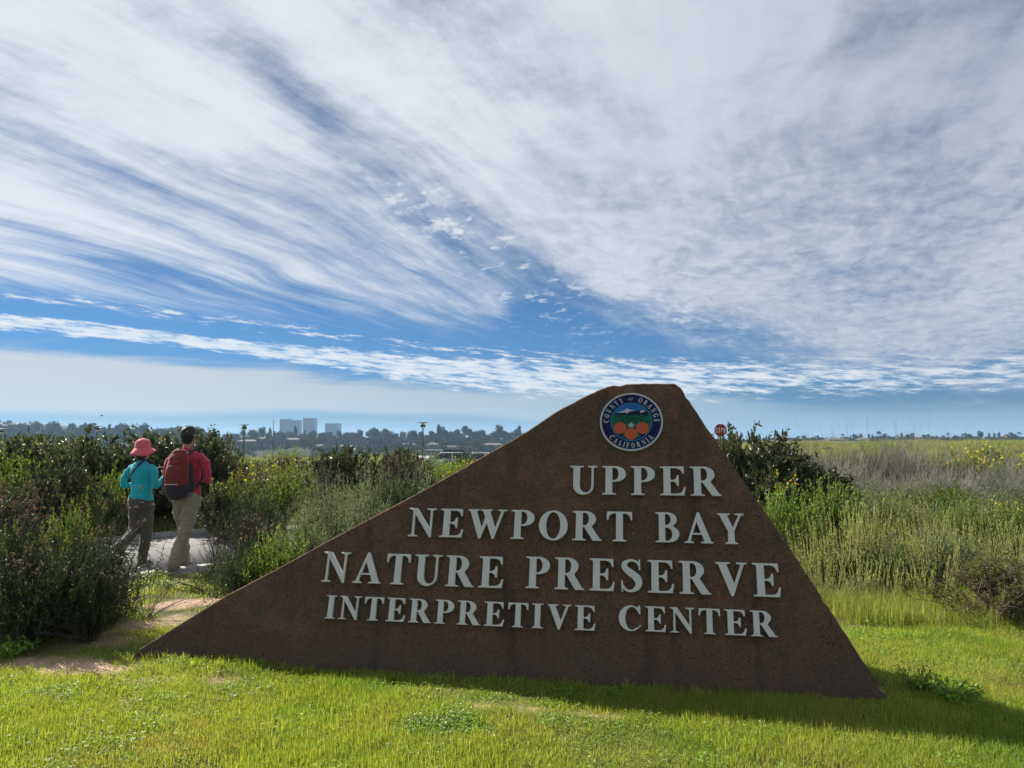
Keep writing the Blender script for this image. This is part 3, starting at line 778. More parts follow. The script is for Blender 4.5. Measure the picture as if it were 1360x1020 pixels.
def make_twigs(lines, rng, per, length, t0=0.4, up=0.5, out=0.6, seg=3, lenvar=0.5):
    P, D = along(lines, rng, per, t0)
    n = len(P)
    d = unit(D * 0.5 + rng.normal(size=(n, 3)) * out * 0.6 + np.array((0, 0, up)))
    L = length * (1 - lenvar + 2 * lenvar * rng.random((n, 1)))
    t = np.linspace(0, 1, seg)[None, :, None]
    ln = P[:, None] + d[:, None] * L[:, None] * t + rng.normal(size=(n, 1, 3)) * 0.15 * L[:, None] * t * t
    return list(ln)
def daisy(P, rng, r=0.02, petals=7, tilt=0.5):
    """open flowers: a ring of petals, facing up and outward"""
    Vs, Fs, off = [], [], 0
    n = len(P)
    N = unit(rng.normal(size=(n, 3)) * tilt + np.array((0, 0, 1.0)))
    A = unit(np.cross(N, rng.normal(size=(n, 3)))); B = np.cross(N, A)
    for k in range(petals):
        a0 = 2 * np.pi * k / petals; w_ = np.pi / petals * 0.85
        rr = r * (0.85 + 0.3 * rng.random((n, 1)))
        q = [P + rr * 0.15 * (np.cos(a0) * A + np.sin(a0) * B),
             P + rr * 0.8 * (np.cos(a0 - w_) * A + np.sin(a0 - w_) * B) + N * r * .15,
             P + rr * 1.1 * (np.cos(a0) * A + np.sin(a0) * B) + N * r * .1,
             P + rr * 0.8 * (np.cos(a0 + w_) * A + np.sin(a0 + w_) * B) + N * r * .15]
        V_ = np.stack(q, 1).reshape(-1, 3); i = np.arange(n) * 4 + off
        Vs.append(V_); Fs.append(np.stack([i, i + 1, i + 2, i + 3], 1)); off += len(V_)
    return np.concatenate(Vs), np.concatenate(Fs)
def blobs(P, rng, r):
    """tiny ragged seed heads: crossed little faces"""
    n = len(P); Vs, Fs, off = [], [], 0
    for k in range(4):
        a = unit(rng.normal(size=(n, 3))) * r; b = unit(np.cross(a, rng.normal(size=(n, 3)))) * r
        V_ = np.stack([P - a, P - b, P + a, P + b], 1).reshape(-1, 3); i = np.arange(n) * 4 + off
        Vs.append(V_); Fs.append(np.stack([i, i + 1, i + 2, i + 3], 1)); off += len(V_)
    return np.concatenate(Vs), np.concatenate(Fs)

KINDS = {}
def register(key, parts): KINDS.setdefault(key, []).append(parts)      # parts: list of (name, mesh)
def r_(seed): return np.random.default_rng(seed)

# laurel sumac: dense lumpy crown of leathery leaves  (unit: about 1.8 m high, 1.3 m radius)
def k_sumac(seed, H=1.8, Rr=1.25, leafL=0.085, nb=84, mat=None):
    rng = r_(seed)
    br = branches(rng, nb, H * .95, Rr, 1.0, 7, 0.15, low=0.74)
    tw = make_twigs(br, rng, 11, 0.20, 0.42, 0.25, 0.9)
    P, D = along(tw, rng, 13, 0.1)
    P = P + rng.normal(size=P.shape) * 0.012
    keep = P[:, 2] > 0.06; P, D = P[keep], D[keep]
    d = D * 0.5 + rng.normal(size=P.shape) * 0.55 + np.array((0, 0, 0.25))
    V_, F = leaf_mesh(P, d, leafL * (0.7 + 0.6 * rng.random(len(P))), leafL * 0.48, rng)
    sv, sf = tube_mesh(br, [(0.022, 0.006)] * len(br), 4)
    tv, tf = tube_mesh(tw[::3], [(0.005, 0.0025)] * len(tw[::3]), 3)
    return [('foliage', raw_mesh('foliage', V_, F, mat or M_sumac)), ('stems', raw_mesh('stems', np.concatenate([sv, tv]), np.concatenate([sf, tf + len(sv)]), M_bark))]
for s in (1, 2, 3): register('sumac', k_sumac(s))
# leafy bright bush with yellow daisies
def k_sunflower(seed, flowers=60, H=0.95, Rr=0.75, mat=None, nb=60):
    rng = r_(seed)
    br = branches(rng, nb, H, Rr, 1.0, 6, 0.12, low=0.6)
    tw = make_twigs(br, rng, 8, 0.16, 0.35, 0.9, 0.5)
    P, D = along(tw, rng, 12, 0.0)
    d = D * 0.4 + rng.normal(size=P.shape) * 0.6 + np.array((0, 0, 0.35))
    V_, F = leaf_mesh(P, d, 0.045 * (0.6 + 0.8 * rng.random(len(P))), 0.022, rng)
    sv, sf = tube_mesh(br, [(0.007, 0.003)] * len(br), 3)
    res = [('foliage', raw_mesh('foliage', V_, F, mat or M_bright)), ('stems', raw_mesh('stems', sv, sf, M_greenstem))]
    if flowers:
        tips = np.array([t[-1] for t in tw]); out = tips[:, 2] + np.hypot(tips[:, 0], tips[:, 1]) * 0.35
        sel = np.argsort(-out + rng.random(len(out)) * 0.25)[:flowers]
        Q = tips[sel] + np.array((0, 0, 0.05)) + rng.normal(size=(flowers, 3)) * 0.02
        fv, ff = daisy(Q, rng, 0.021, 8)
        res.append(('flowers', raw_mesh('flowers', fv, ff, M_yellow)))
    return res
for s in (11, 12): register('sunflower', k_sunflower(s, 34))
register('manyflowers', k_sunflower(15, 150, 0.7, 1.0))
for s in (13, 14): register('greenbush', k_sunflower(s, 0))
# fine-leaved grey-green sage
def k_sage(seed, H=0.85, Rr=0.65, mat=None, nb=90, leaf=(0.026, 0.006), per=16, up=1.3, tl=0.24, t0=0.3):
    rng = r_(seed)
    br = branches(rng, nb, H, Rr, 1.0, 6, 0.1, low=0.55)
    tw = make_twigs(br, rng, 8, tl, t0, up, 0.35)
    P, D = along(tw, rng, per, 0.05)
    d = D * 0.9 + rng.normal(size=P.shape) * 0.45
    V_, F = leaf_mesh(P, d, leaf[0] * (0.6 + 0.8 * rng.random(len(P))), leaf[1], rng)
    sv, sf = tube_mesh(br, [(0.008, 0.003)] * len(br), 3)
    return [('foliage', raw_mesh('foliage', V_, F, mat or M_sage)), ('stems', raw_mesh('stems', sv, sf, M_bark))], tw, rng
for s in (21, 22, 23): register('sage', k_sage(s, per=14, leaf=(0.034, 0.009))[0])
# dark needle-leaved bush with dry flower heads on wiry stalks
def k_buckwheat(seed, heads=60, H=0.8, Rr=0.75, mat=None):
    parts, tw, rng = k_sage(seed, H, Rr, mat or M_dark, 150, (0.030, 0.010), 24, 1.0, 0.20, 0.10)
    tips = np.array([t[-1] for t in tw]); sc_ = tips[:, 2] + rng.random(len(tips)) * 0.3
    sel = np.argsort(-sc_)[:heads]; lines, ends = [], []
    for q in tips[sel]:
        e = q + np.array((q[0] * .22, q[1] * .22, 0)) + np.array((rng.normal() * .05, rng.normal() * .05, 0.10 + rng.random() * 0.22))
        m_ = (q + e) / 2 + rng.normal(size=3) * 0.015
        lines.append(np.array([q, m_, e])); ends.append(e)
    sv, sf = tube_mesh(lines, [(0.0028, 0.0018)] * len(lines), 3)
    E = np.array(ends); hv_, hf = blobs(np.repeat(E, 4, 0) + rng.normal(size=(len(E) * 4, 3)) * 0.008, rng, 0.0085)
    parts.append(('stalks', raw_mesh('stalks', sv, sf, M_twig_dark)))
    parts.append(('flower_heads', raw_mesh('flower_heads', hv_, hf, M_brownhead)))
    return parts
for s in (31, 32, 33): register('buckwheat', k_buckwheat(s))
# bare dry brush
def k_dry(seed, H=1.2, Rr=0.8, nb=70, tw1=7, tw2=4, mat=None, rad=0.006, up=0.7, leaves=0, low=0.5, tl=0.35):
    rng = r_(seed)
    br = branches(rng, nb, H, Rr, 1.0, 6, 0.12, low=low, curl=0.25)
    a = make_twigs(br, rng, tw1, tl, 0.25, up, 0.7, 4); b = make_twigs(a, rng, tw2, tl * .45, 0.3, up * .8, 0.8, 3)
    v1, f1 = tube_mesh(br, [(rad, rad * .4)] * len(br), 3); v2, f2 = tube_mesh(a, [(rad * .45, rad * .2)] * len(a), 3); v3, f3 = tube_mesh(b, [(rad * .25, rad * .15)] * len(b), 3)
    V_ = np.concatenate([v1, v2, v3]); F = np.concatenate([f1, f2 + len(v1), f3 + len(v1) + len(v2)])
    res = [('branches', raw_mesh('branches', V_, F, mat or M_twig))]
    if leaves:
        P, D = along(b, rng, leaves, 0.2)
        lv, lf = leaf_mesh(P, D + rng.normal(size=P.shape) * .6, 0.018, 0.008, rng)
        res.append(('foliage', raw_mesh('foliage', lv, lf, M_olive)))
    return res
for s in (41, 42): register('dry', k_dry(s, leaves=2))
register('drydark', k_dry(43, 0.75, 0.8, 60, 9, 5, M_twig_dark, 0.008, 0.5, leaves=3))
for s in (44, 45): register('talltwig', k_dry(s, 2.6, 0.55, 9, 5, 3, M_twig, 0.007, 1.1, low=0.6, tl=0.45))
register('wispy', k_dry(46, 1.05, 0.32, 60, 4, 2, M_twig_dark, 0.004, 1.6, low=0.6, tl=0.16))
register('leanbranch', k_dry(47, 0.75, 0.85, 16, 4, 3, M_twig_dark, 0.006, 0.15, low=0.3, tl=0.24))
# upright spikes: stems clothed with small leaves
def k_spikes(seed, H=0.75, Rr=0.45, n=44, mat=None, lean=0.10, leaf=0.022, per=95):
    rng = r_(seed); lines = []
    for i in range(n):
        a = rng.random() * 6.283; r0 = math.sqrt(rng.random()) * Rr * 0.75
        p = np.array((math.cos(a) * r0, math.sin(a) * r0, 0)); h = H * (0.35 + 0.65 * rng.random() ** 0.8)
        q = p + np.array((math.cos(a) * Rr * 0.4 + rng.normal() * lean * H * .6, math.sin(a) * Rr * 0.4 + rng.normal() * lean * H * .6, 0)) * 0.9
        t = np.linspace(0, 1, 6)[:, None]
        ln = p * (1 - t ** 1.0) + q * (t ** 1.0) * 1.0; ln[:, 2] = (t[:, 0] ** 0.9) * h
        lines.append(ln)
    P, D = along(lines, rng, per, 0.08)
    d = D * 1.3 + rng.normal(size=P.shape) * 0.5
    V_, F = leaf_mesh(P, d, leaf * (0.7 + 0.6 * rng.random(len(P))), leaf * 0.42, rng)
    sv, sf = tube_mesh(lines, [(0.0035, 0.0025)] * n, 3)
    return [('foliage', raw_mesh('foliage', V_, F, mat or M_spike)), ('stems', raw_mesh('stems', sv, sf, M_greenstem))]
for s in (51, 52, 53): register('spikes', k_spikes(s))
register('mustard', k_spikes(54, 1.75, 0.26, 7, M_bright, 0.05, 0.035, 110))
for s in (55, 56): register('strawtuft', k_spikes(s, 0.6, 0.5, 80, M_straw, 0.25, 0.02, 34))
# broad leafy weed
def k_weed(seed, H=0.28, Rr=0.30, mat=None, n=46, leaf=0.06):
    rng = r_(seed)
    br = branches(rng, n, H, Rr, 1.0, 4, 0.03, low=0.4)
    P, D = along(br, rng, 9, 0.15); hor = np.stack([P[:, 0], P[:, 1], np.zeros(len(P))], 1)
    d = unit(hor + 1e-6) * 0.6 + rng.normal(size=P.shape) * 0.5
    V_, F = leaf_mesh(P, d, leaf * (0.6 + 0.8 * rng.random(len(P))), leaf * 0.6, rng, nrm=rng.normal(size=P.shape) * .4 + np.array((0, 0, 1.2)), fold=0.12)
    sv, sf = tube_mesh(br, [(0.003, 0.002)] * n, 3)
    return [('foliage', raw_mesh('foliage', V_, F, mat or M_clover)), ('stems', raw_mesh('stems', sv, sf, M_greenstem))]
for s in (61, 62): register('weed', k_weed(s, leaf=0.045))
# shrub on a bare woody base
def k_woody(seed):
    rng = r_(seed)
    br = branches(rng, 46, 0.78, 0.75, 1.0, 7, 0.05, low=0.66, curl=0.35)
    tw = make_twigs(br, rng, 10, 0.20, 0.55, 0.8, 0.7); low = make_twigs(br, rng, 9, 0.24, 0.15, 0.4, 0.9, 4)
    low2 = make_twigs(low, rng, 3, 0.1, 0.3, 0.3, 0.9)
    P, D = along(tw, rng, 28, 0.1)
    V_, F = leaf_mesh(P, D * .6 + rng.normal(size=P.shape) * .5, 0.032 * (0.6 + 0.8 * rng.random(len(P))), 0.012, rng)
    v1, f1 = tube_mesh(br, [(0.012, 0.004)] * len(br), 4); v2, f2 = tube_mesh(low + low2, [(0.003, 0.0015)] * (len(low) + len(low2)), 3)
    return [('foliage', raw_mesh('foliage', V_, F, M_olive)), ('branches', raw_mesh('branches', np.concatenate([v1, v2]), np.concatenate([f1, f2 + len(v1)]), plain('brown_branch', (0.16, 0.105, 0.085), 0.9, var=0.2)))]
register('woody', k_woody(71))
for s in (72, 73): register('saltbush', k_sage(s, 0.7, 0.75, M_sage, 90, (0.030, 0.013), 14, 0.9, 0.18)[0])
for s in (74, 75): register('olivebush', k_sage(s, 0.7, 0.75, M_olive, 80, (0.034, 0.012), 13, 0.8, 0.18)[0])

def plant(kind, px, d, top_py, wide=None, label=None, cat='shrub', group=None, name=None, variant=None, x=None, mat=None):
    """stand a plant of that kind at distance d; its height follows from where its top shows in the photograph"""
    vs = KINDS[kind]; parts = vs[(variant if variant is not None else random.randrange(len(vs))) % len(vs)]
    X_ = (px - 680) / 1000 * d if x is None else x
    z0 = float(height(X_, d))
    top = at(px, top_py, d).z
    me0 = parts[0][1]
    hh = kind_h(me0)
    sz = max(0.15, (top - z0)) / hh[0]
    sx_ = (wide / 1000 * d / 2) / hh[1] if wide else sz
    o = empty(name or 'shrub', (X_, d, z0 - 0.01), random.random() * 6.283)
    o.scale = (sx_, sx_, sz)
    tag(o, label, cat, group); o['kd'] = kind
    for nm, me in parts:
        q = obj(nm, me, o)
        q['kind'] = 'stuff'                     # too many and too small to pick apart
    return o
_kh = {}
def kind_h(me):
    if me.name not in _kh:
        a = np.empty(len(me.vertices) * 3, dtype=np.float32); me.vertices.foreach_get('co', a); a = a.reshape(-1, 3)
        _kh[me.name] = (float(np.percentile(a[:, 2], 99.3)), float(np.percentile(np.hypot(a[:, 0], a[:, 1]), 97)))
    return _kh[me.name]
# ------------------------------------------------------------------ plants: where they stand
SH = 'shrub'
# foreground left clump
plant('buckwheat', 96, 6.35, 712, 190, 'largest dark bush in front of the people, brown heads on wiry stalks', SH, variant=0)
plant('buckwheat', 12, 6.5, 696, 170, 'dark leafy bush cut off by the left edge of the photo, nearest the lawn', SH, variant=1)
plant('buckwheat', 142, 6.9, 735, 90, 'smaller dark bush with dry heads before the path, right of the largest', SH, variant=2)
plant('greenbush', 45, 7.6, 700, 100, 'yellow-green bush rising behind the dark bushes at the left edge', SH, variant=0)
plant('greenbush', 104, 8.6, 674, 60, 'bright green leafy bush left of the person in turquoise, above the dark bushes', SH, variant=0)
plant('leanbranch', 205, 6.9, 735, 120, 'bare dark weed with a few spreading stalks in front of the path', 'dry weed', variant=0, name='dry_weed')
plant('weed', 30, 5.75, 862, 70, 'low bright green weed at the foot of the dark bushes on the left', 'weed', name='weed')
# dark hedge of sumac behind the path
hedge = [(-20, 12.6, 590, 190), (42, 13.2, 585, 170), (110, 13.6, 588, 150), (150, 14.2, 578, 150), (205, 14.4, 583, 150), (262, 14.8, 574, 120), (290, 15.6, 590, 90), (-90, 13, 586, 170), (70, 15.5, 583, 150), (0, 11.8, 640, 150), (75, 12.6, 640, 130), (180, 14.0, 610, 120), (235, 13.9, 620, 120)]
names_h = ['leftmost tall dark sumac bush, cut by the photo edge', 'tall dark sumac bush under the far lamp at the left edge', 'dark sumac bush left of the pink hat, its top level with the far trees', 'tall dark sumac bush directly behind the pink hat',
           'dark glossy sumac bush filling the gap between the two people', 'tallest dark sumac bush, behind and right of the black cap', 'small dark sumac bush sloping down right of the person in red']
for k, (px, d, tp, wd_) in enumerate(hedge):
    if k < 7: plant('sumac', px, d, tp, wd_, names_h[k], SH, 'sumac bushes in the dark hedge behind the path', 'sumac_bush', k % 3)
    else: plant('sumac', px, d, tp, wd_, 'dark glossy sumac bush merging into the hedge behind the path', SH, 'sumac bushes in the dark hedge behind the path', 'sumac_bush', k % 3)
for k, (px, d, tp, wd_, kd) in enumerate([(15, 11.2, 602, 110, 'greenbush'), (85, 11.6, 606, 110, 'sumac'), (118, 11.0, 655, 60, 'greenbush'), (45, 10.8, 640, 110, 'sumac'), (5, 10.0, 655, 120, 'sumac'), (150, 12.4, 625, 60, 'greenbush')]):
    plant(kd, px, d, tp, wd_, None, SH, 'leafy bushes in front of the hedge')['label'] = ['bright leafy bush at the left edge in front of the hedge', 'dark glossy bush in front of the hedge, halfway to the pink hat', 'small bright bush against the hedge left of the turquoise shirt',
        'dark round bush before the hedge on the left', 'darkest low bush at the left edge before the hedge', 'little green bush in the hedge beside the pink hat'][k]
# right of the person in red
for k, (px, d, tp, wd_, kd, lab) in enumerate([
    (318, 12.8, 632, 95, 'sunflower', 'yellow-flowered bush just right of the person in red'),
    (372, 13.6, 622, 100, 'sunflower', 'yellow-flowered bush left of the tall green stalk'),
    (300, 12.4, 645, 80, 'sumac', 'dark green bush low beside the person in red'),
    (345, 9.6, 652, 80, 'buckwheat', 'dark green bush behind the upright dark stalks'),
    (300, 8.6, 672, 60, 'wispy', 'upright clump of thin dark dry stalks right of the people'),
    (330, 8.2, 640, 50, 'wispy', 'taller upright clump of thin dark stalks right of the people'),
    (362, 8.5, 668, 60, 'wispy', 'thin dark stalks beside the tall green stalk'),
    (290, 7.8, 690, 150, 'leanbranch', 'bare dark branches leaning out over the path at right'),
    (338, 7.5, 718, 92, 'buckwheat', 'dark green bush by the path, just left of the monument edge'),
    (372, 7.3, 706, 80, 'greenbush', 'bright green low bush against the slanted monument edge'),
    (405, 8.6, 665, 75, 'sage', 'grey-green sage bush at the foot of the tall green stalk'),
    (408, 8.2, 585, 30, 'mustard', 'tall single green stalk rising above the scrub left of the monument'),
    (440, 9.6, 640, 90, 'sage', 'grey-green sage bush right of the tall green stalk'),
    (480, 9.2, 650, 100, 'sage', 'pale sage bush touching the slope of the monument'),
    (500, 11.6, 618, 110, 'sage', 'tall grey-green sage bush in the middle of the scrub'),
    (455, 14.5, 596, 90, 'sumac', 'dark purple-tinged bush standing highest in the middle scrub'),
    (500, 15.2, 602, 70, 'sumac', 'dark rounded bush left of the lamp post in the middle'),
    (535, 15.5, 598, 80, 'sumac', 'dark bush just left of the far lamp post'),
    (428, 12.6, 620, 80, 'drydark', 'dark twiggy bush behind the tall green stalk'),
    (540, 10.8, 636, 90, 'buckwheat', 'dark fine-leaved bush above the NEWPORT lettering edge'),
    (565, 12.6, 622, 70, 'sage', 'round grey bush against the monument slope under the lamp'),
    (590, 15.5, 622, 70, 'sunflower', 'yellow-flowered bush on the monument slope below the white car'),
    (625, 17.5, 617, 60, 'sunflower', 'yellow-flowered bush highest along the monument slope'),
    (560, 19, 603, 60, 'greenbush', 'green bush at the foot of the middle lamp post'),
    (395, 16.5, 612, 70, 'olivebush', 'olive bush under the small far lamp'),
    (350, 18.0, 606, 80, 'olivebush', 'olive bush to the right of the left lamp post'),
    (300, 19, 602, 70, 'olivebush', 'olive bush at the foot of the left lamp post')]):
    nm = {'wispy': 'dry_stalks', 'leanbranch': 'dry_branches', 'mustard': 'tall_weed'}.get(kd, 'shrub')
    plant(kd, px, d, tp, wd_, lab, 'dry weed' if nm.startswith('dry') else ('weed' if kd == 'mustard' else SH), None, nm)
for k, (px, d) in enumerate([(226, 8.2), (268, 8.1), (292, 8.8), (305, 7.9), (345, 6.9), (205, 8.6), (320, 7.3)]):
    X_ = (px - 680) / 1000 * d; tp = 585 + (1600 - 1000 * (0.10 + 0.08 * random.random())) / d
    plant('weed', px, d, tp, 45, 'low leafy green weed on the ground between path and monument', 'weed', 'weeds between path and monument', 'weed')
# right side
for k, (px, d, tp, wd_, kd, lab) in enumerate([
    (998, 12.5, 577, 140, 'sumac', 'large dark sumac bush under the stop sign, right of the monument'),
    (966, 12.1, 580, 80, 'sumac', 'small dark sumac bush closest to the peak of the monument'),
    (1035, 13.0, 591, 150, 'sumac', 'dark sumac bush right of the largest one under the stop sign'),
    (1012, 11.4, 625, 100, 'sumac', 'low dark front lobe of the sumac thicket beside the monument'),
    (1075, 12.5, 618, 110, 'sumac', 'rightmost dark sumac bush of the thicket beside the monument'),
    (1040, 10.0, 645, 90, 'sunflower', 'bright bush with yellow flowers at the foot of the sumac thicket'),
    (1095, 10.8, 640, 90, 'greenbush', 'bright green bush right of the sumac thicket'),
    (1010, 9.4, 660, 60, 'greenbush', 'bright green bush peeping past the right slope of the monument'),
    (1240, 8.7, 700, 110, 'saltbush', 'grey-green leafy bush among the upright spikes on the right'),
    (1175, 8.6, 712, 80, 'greenbush', 'dense deep green bush in the middle of the upright spikes'),
    (1312, 6.75, 735, 170, 'woody', 'grey-green shrub on a bare brown woody base, nearest on the right'),
    (1375, 7.3, 722, 120, 'saltbush', 'leafy grey shrub cut by the right edge of the photo'),
    (1148, 7.5, 770, 70, 'drydark', 'small withered brown plant in the grass right of the monument'),
    (1290, 9.8, 668, 110, 'olivebush', 'olive bush behind the woody shrub'),
    (1200, 10.6, 660, 110, 'olivebush', 'olive bush beyond the spikes, centre right'),
    (1345, 10.4, 672, 100, 'sunflower', 'yellow-flowered bush at the right edge, nearest one'),
    (1330, 19, 600, 120, 'manyflowers', 'spread of yellow flowers near the crest at the right edge'),
    (1262, 20, 601, 80, 'manyflowers', 'spread of yellow flowers on the rise, left of the one at the edge'),
    (1120, 14.5, 640, 100, 'olivebush', 'olive bush under the dry brush, right of the sumac'),
    (1180, 12.8, 645, 90, 'saltbush', 'grey bush under the dry brush, centre right'),
    (1250, 13.5, 640, 100, 'saltbush', 'grey bush under the dry brush, far right')]):
    nm = 'withered_plant' if kd == 'drydark' else 'shrub'
    plant(kd, px, d, tp, wd_, lab, 'dry plant' if kd == 'drydark' else SH, None, nm)
for px, d, tp, w_, lb in ((1150, 8.05, 728, 80, 'dense dark bush added to darken a gap among the upright spikes'), (1205, 8.0, 742, 80, 'second dark bush added to darken the gap among the upright spikes, nearer the woody shrub'), (1100, 8.3, 735, 60, 'dark bush at the left end of the upright spikes')):
    plant('buckwheat', px, d, tp, w_, lb, SH, None, 'shrub')  # bushes in the gap between spikes are added to stand in for its darkness
G_SP = 'clumps of upright pale spikes on the right'
for k, (px, d, tp) in enumerate([(1075, 8.6, 700), (1100, 8.2, 690), (1120, 8.8, 684), (1145, 8.3, 690), (1165, 8.9, 678), (1190, 8.2, 712), (1210, 8.6, 690), (1232, 8.1, 700), (1255, 8.9, 690), (1280, 8.4, 704), (1305, 8.9, 690),
                                 (1330, 8.5, 706), (1350, 9.0, 694), (1130, 7.7, 735), (1160, 7.6, 740), (1195, 7.6, 738), (1230, 7.6, 742), (1085, 7.9, 730), (1110, 9.6, 668), (1150, 9.8, 665), (1225, 9.7, 672), (1270, 9.9, 676), (1310, 10.2, 668)]):
    plant('spikes', px, d, tp, 68, 'clump of tall pale green upright spikes in the rough ground right of the monument', 'spiky plant', G_SP, 'spiky_plant')
G_ST = 'straw-coloured tufts by the monument'
for k, (px, d, tp) in enumerate([(1050, 9.3, 690), (1062, 8.6, 712), (1080, 9.9, 690), (1095, 7.4, 760), (1040, 10.2, 672), (1330, 9.4, 720)]):
    plant('strawtuft', px, d, tp, 80, 'low straw-coloured tuft of dry growth right of the monument', 'dry tuft', G_ST, 'dry_tuft')
G_DB = 'grey dry brush on the right'
for k in range(42):
    if (k < 14 and k % 3 == 1) or (k >= 14 and k % 5 == 2): continue
    px = 1050 + 330 * (k % 14) / 14 + random.uniform(-10, 10); row = k // 14
    d = (15.0, 18.5, 23)[row] + random.uniform(-1, 1); tp = (624, 606, 597)[row] + random.uniform(-16, 10) + (max(0, px - 1200) * 0.09 if row > 0 else 0)
    plant('dry' if random.random() < .6 else 'drydark', px, d, tp, 90 if row < 2 else 75, 'grey leafless brush bush in the dry thicket on the right', SH, G_DB, 'dry_brush')
for k, (px, d, tp) in enumerate([(1070, 20, 560), (1128, 17, 540), (1150, 18, 562), (1205, 18, 552), (1215, 19, 545), (1252, 17, 548), (1290, 19, 566), (1100, 19, 566), (1180, 21, 568), (1330, 20, 572)]):
    plant('talltwig', px, d, tp, 60, 'tall thin bare stalks standing against the sky above the dry brush', 'dry stalks', 'tall bare stalks above the dry brush', 'dry_stalks')
r8 = np.random.default_rng(8)
for k in range(34):
    px = r8.uniform(1045, 1400); d = r8.uniform(9.6, 14.0); tp = 585 + (1600 - 1000 * r8.uniform(.48, .92)) / d
    kd = ['greenbush', 'olivebush', 'saltbush', 'greenbush', 'sage', 'strawtuft'][int(r8.integers(0, 6))]
    plant(kd, px, d, tp, r8.uniform(60, 105), 'low green mound of scrub between the upright spikes and the dry brush', SH, 'green scrub mounds on the right', 'scrub_mound')
plant('weed', 1250, 4.75, 925, 75, 'broad-leaved green weed in the shadow right of the monument', 'weed', None, 'weed')
plant('weed', 1205, 4.95, 905, 55, 'smaller green weed in the shadow beside the right corner of the monument', 'weed', None, 'weed')
plant('buckwheat', 50, 6.05, 765, 130, 'low dark bush at the very front of the left clump, next to the lawn', SH, None, 'shrub', 1)
plant('buckwheat', 130, 6.15, 778, 110, 'low dark bush at the front of the left clump, next to the bare soil', SH, None, 'shrub', 2)
# scrub scattered over the middle distance
mid_g = 'low scrub bushes in the middle distance'
r5 = np.random.default_rng(5)
for k in range(70):
    d = 17 + 45 * r5.random() ** 1.3; px = r5.uniform(-40, 660)
    if 540 < px and d < 20: continue
    X_ = (px - 680) / 1000 * d
    s_t = path_st(X_, d)
    if -1.2 < s_t[1] < 4.8 and s_t[0] < 24: continue
    h_ = 0.5 + 0.7 * r5.random(); z0 = float(height(X_, d)); tp = 585 - (z0 + h_ - 1.6) / d * 1000
    plant(['olivebush', 'sage', 'sumac', 'buckwheat', 'greenbush', 'sunflower'][int(r5.integers(0, 6))], px, d, tp, (h_ * (1.2 + r5.random())) / d * 1000, 'low scrub bush in the middle distance beyond the path', SH, mid_g, 'scrub_bush')
r6 = np.random.default_rng(6)
for k in range(60):
    d = 24 + 80 * r6.random() ** 1.2; px = r6.uniform(1010, 1400)
    X_ = (px - 680) / 1000 * d; h_ = 0.3 + 0.4 * r6.random(); z0 = float(height(X_, d)); tp = 585 - (z0 + h_ - 1.6) / d * 1000
    plant(['olivebush', 'dry', 'sage', 'sunflower'][int(r6.integers(0, 4))], px, d, tp, (h_ * (2 + r6.random())) / d * 1000, 'low bush on the open field at right', SH, 'low bushes on the open field', 'field_bush')

# give alike plants that can be told apart their own words
ORD = ['first', 'second', 'third', 'fourth', 'fifth', 'sixth', 'seventh', 'eighth', 'ninth', 'tenth', 'eleventh', 'twelfth', 'thirteenth', 'fourteenth', 'fifteenth', 'sixteenth']
def in_group(g): return [o for o in COL.objects if o.get('group') == g and o.parent is None]
def rows_of(objs, cuts, words, what, sfx):
    for i, w_ in enumerate(words):
        lo = cuts[i]; hi = cuts[i + 1]
        sel = sorted([o for o in objs if lo <= o.location.y < hi], key=lambda o: o.location.x / o.location.y)
        for j, o in enumerate(sel):
            if j < len(ORD): o['label'] = ORD[j] + ' ' + what + ' ' + sfx + ', ' + w_
rows_of(in_group(G_SP), (0, 7.8, 9.3, 30), ('front row', 'middle row', 'back row'), 'clump of pale green upright spikes', 'right of the monument')
rows_of(in_group(G_DB), (0, 16.6, 20.8, 40), ('nearest row', 'middle row', 'farthest row'), 'grey leafless brush bush', 'right of the stop-sign bush')
rows_of(in_group(G_ST), (0, 40), ('counting from the monument',), 'low straw-coloured tuft', 'of dry growth')
rows_of(in_group('tall bare stalks above the dry brush'), (0, 40), ('counting from the monument',), 'group of tall bare stalks', 'against the sky')
KW = {'greenbush': 'bright green leafy', 'olivebush': 'olive green', 'saltbush': 'grey-green small-leaved', 'sage': 'silvery fine-leaved', 'strawtuft': 'straw-coloured', 'sumac': 'dark glossy', 'buckwheat': 'dark needle-leaved', 'sunflower': 'yellow-flowered', 'dry': 'leafless grey'}
for g, lab in (('green scrub mounds on the right', '{} mound of scrub between the upright spikes and the dry brush'), (mid_g, '{} low scrub bush in the middle distance beyond the path'), ('low bushes on the open field', '{} low bush out on the open field at right')):
    for o in in_group(g): o['label'] = lab.format(KW[o['kd']])
for o in COL.objects:
    if 'kd' in o: del o['kd']

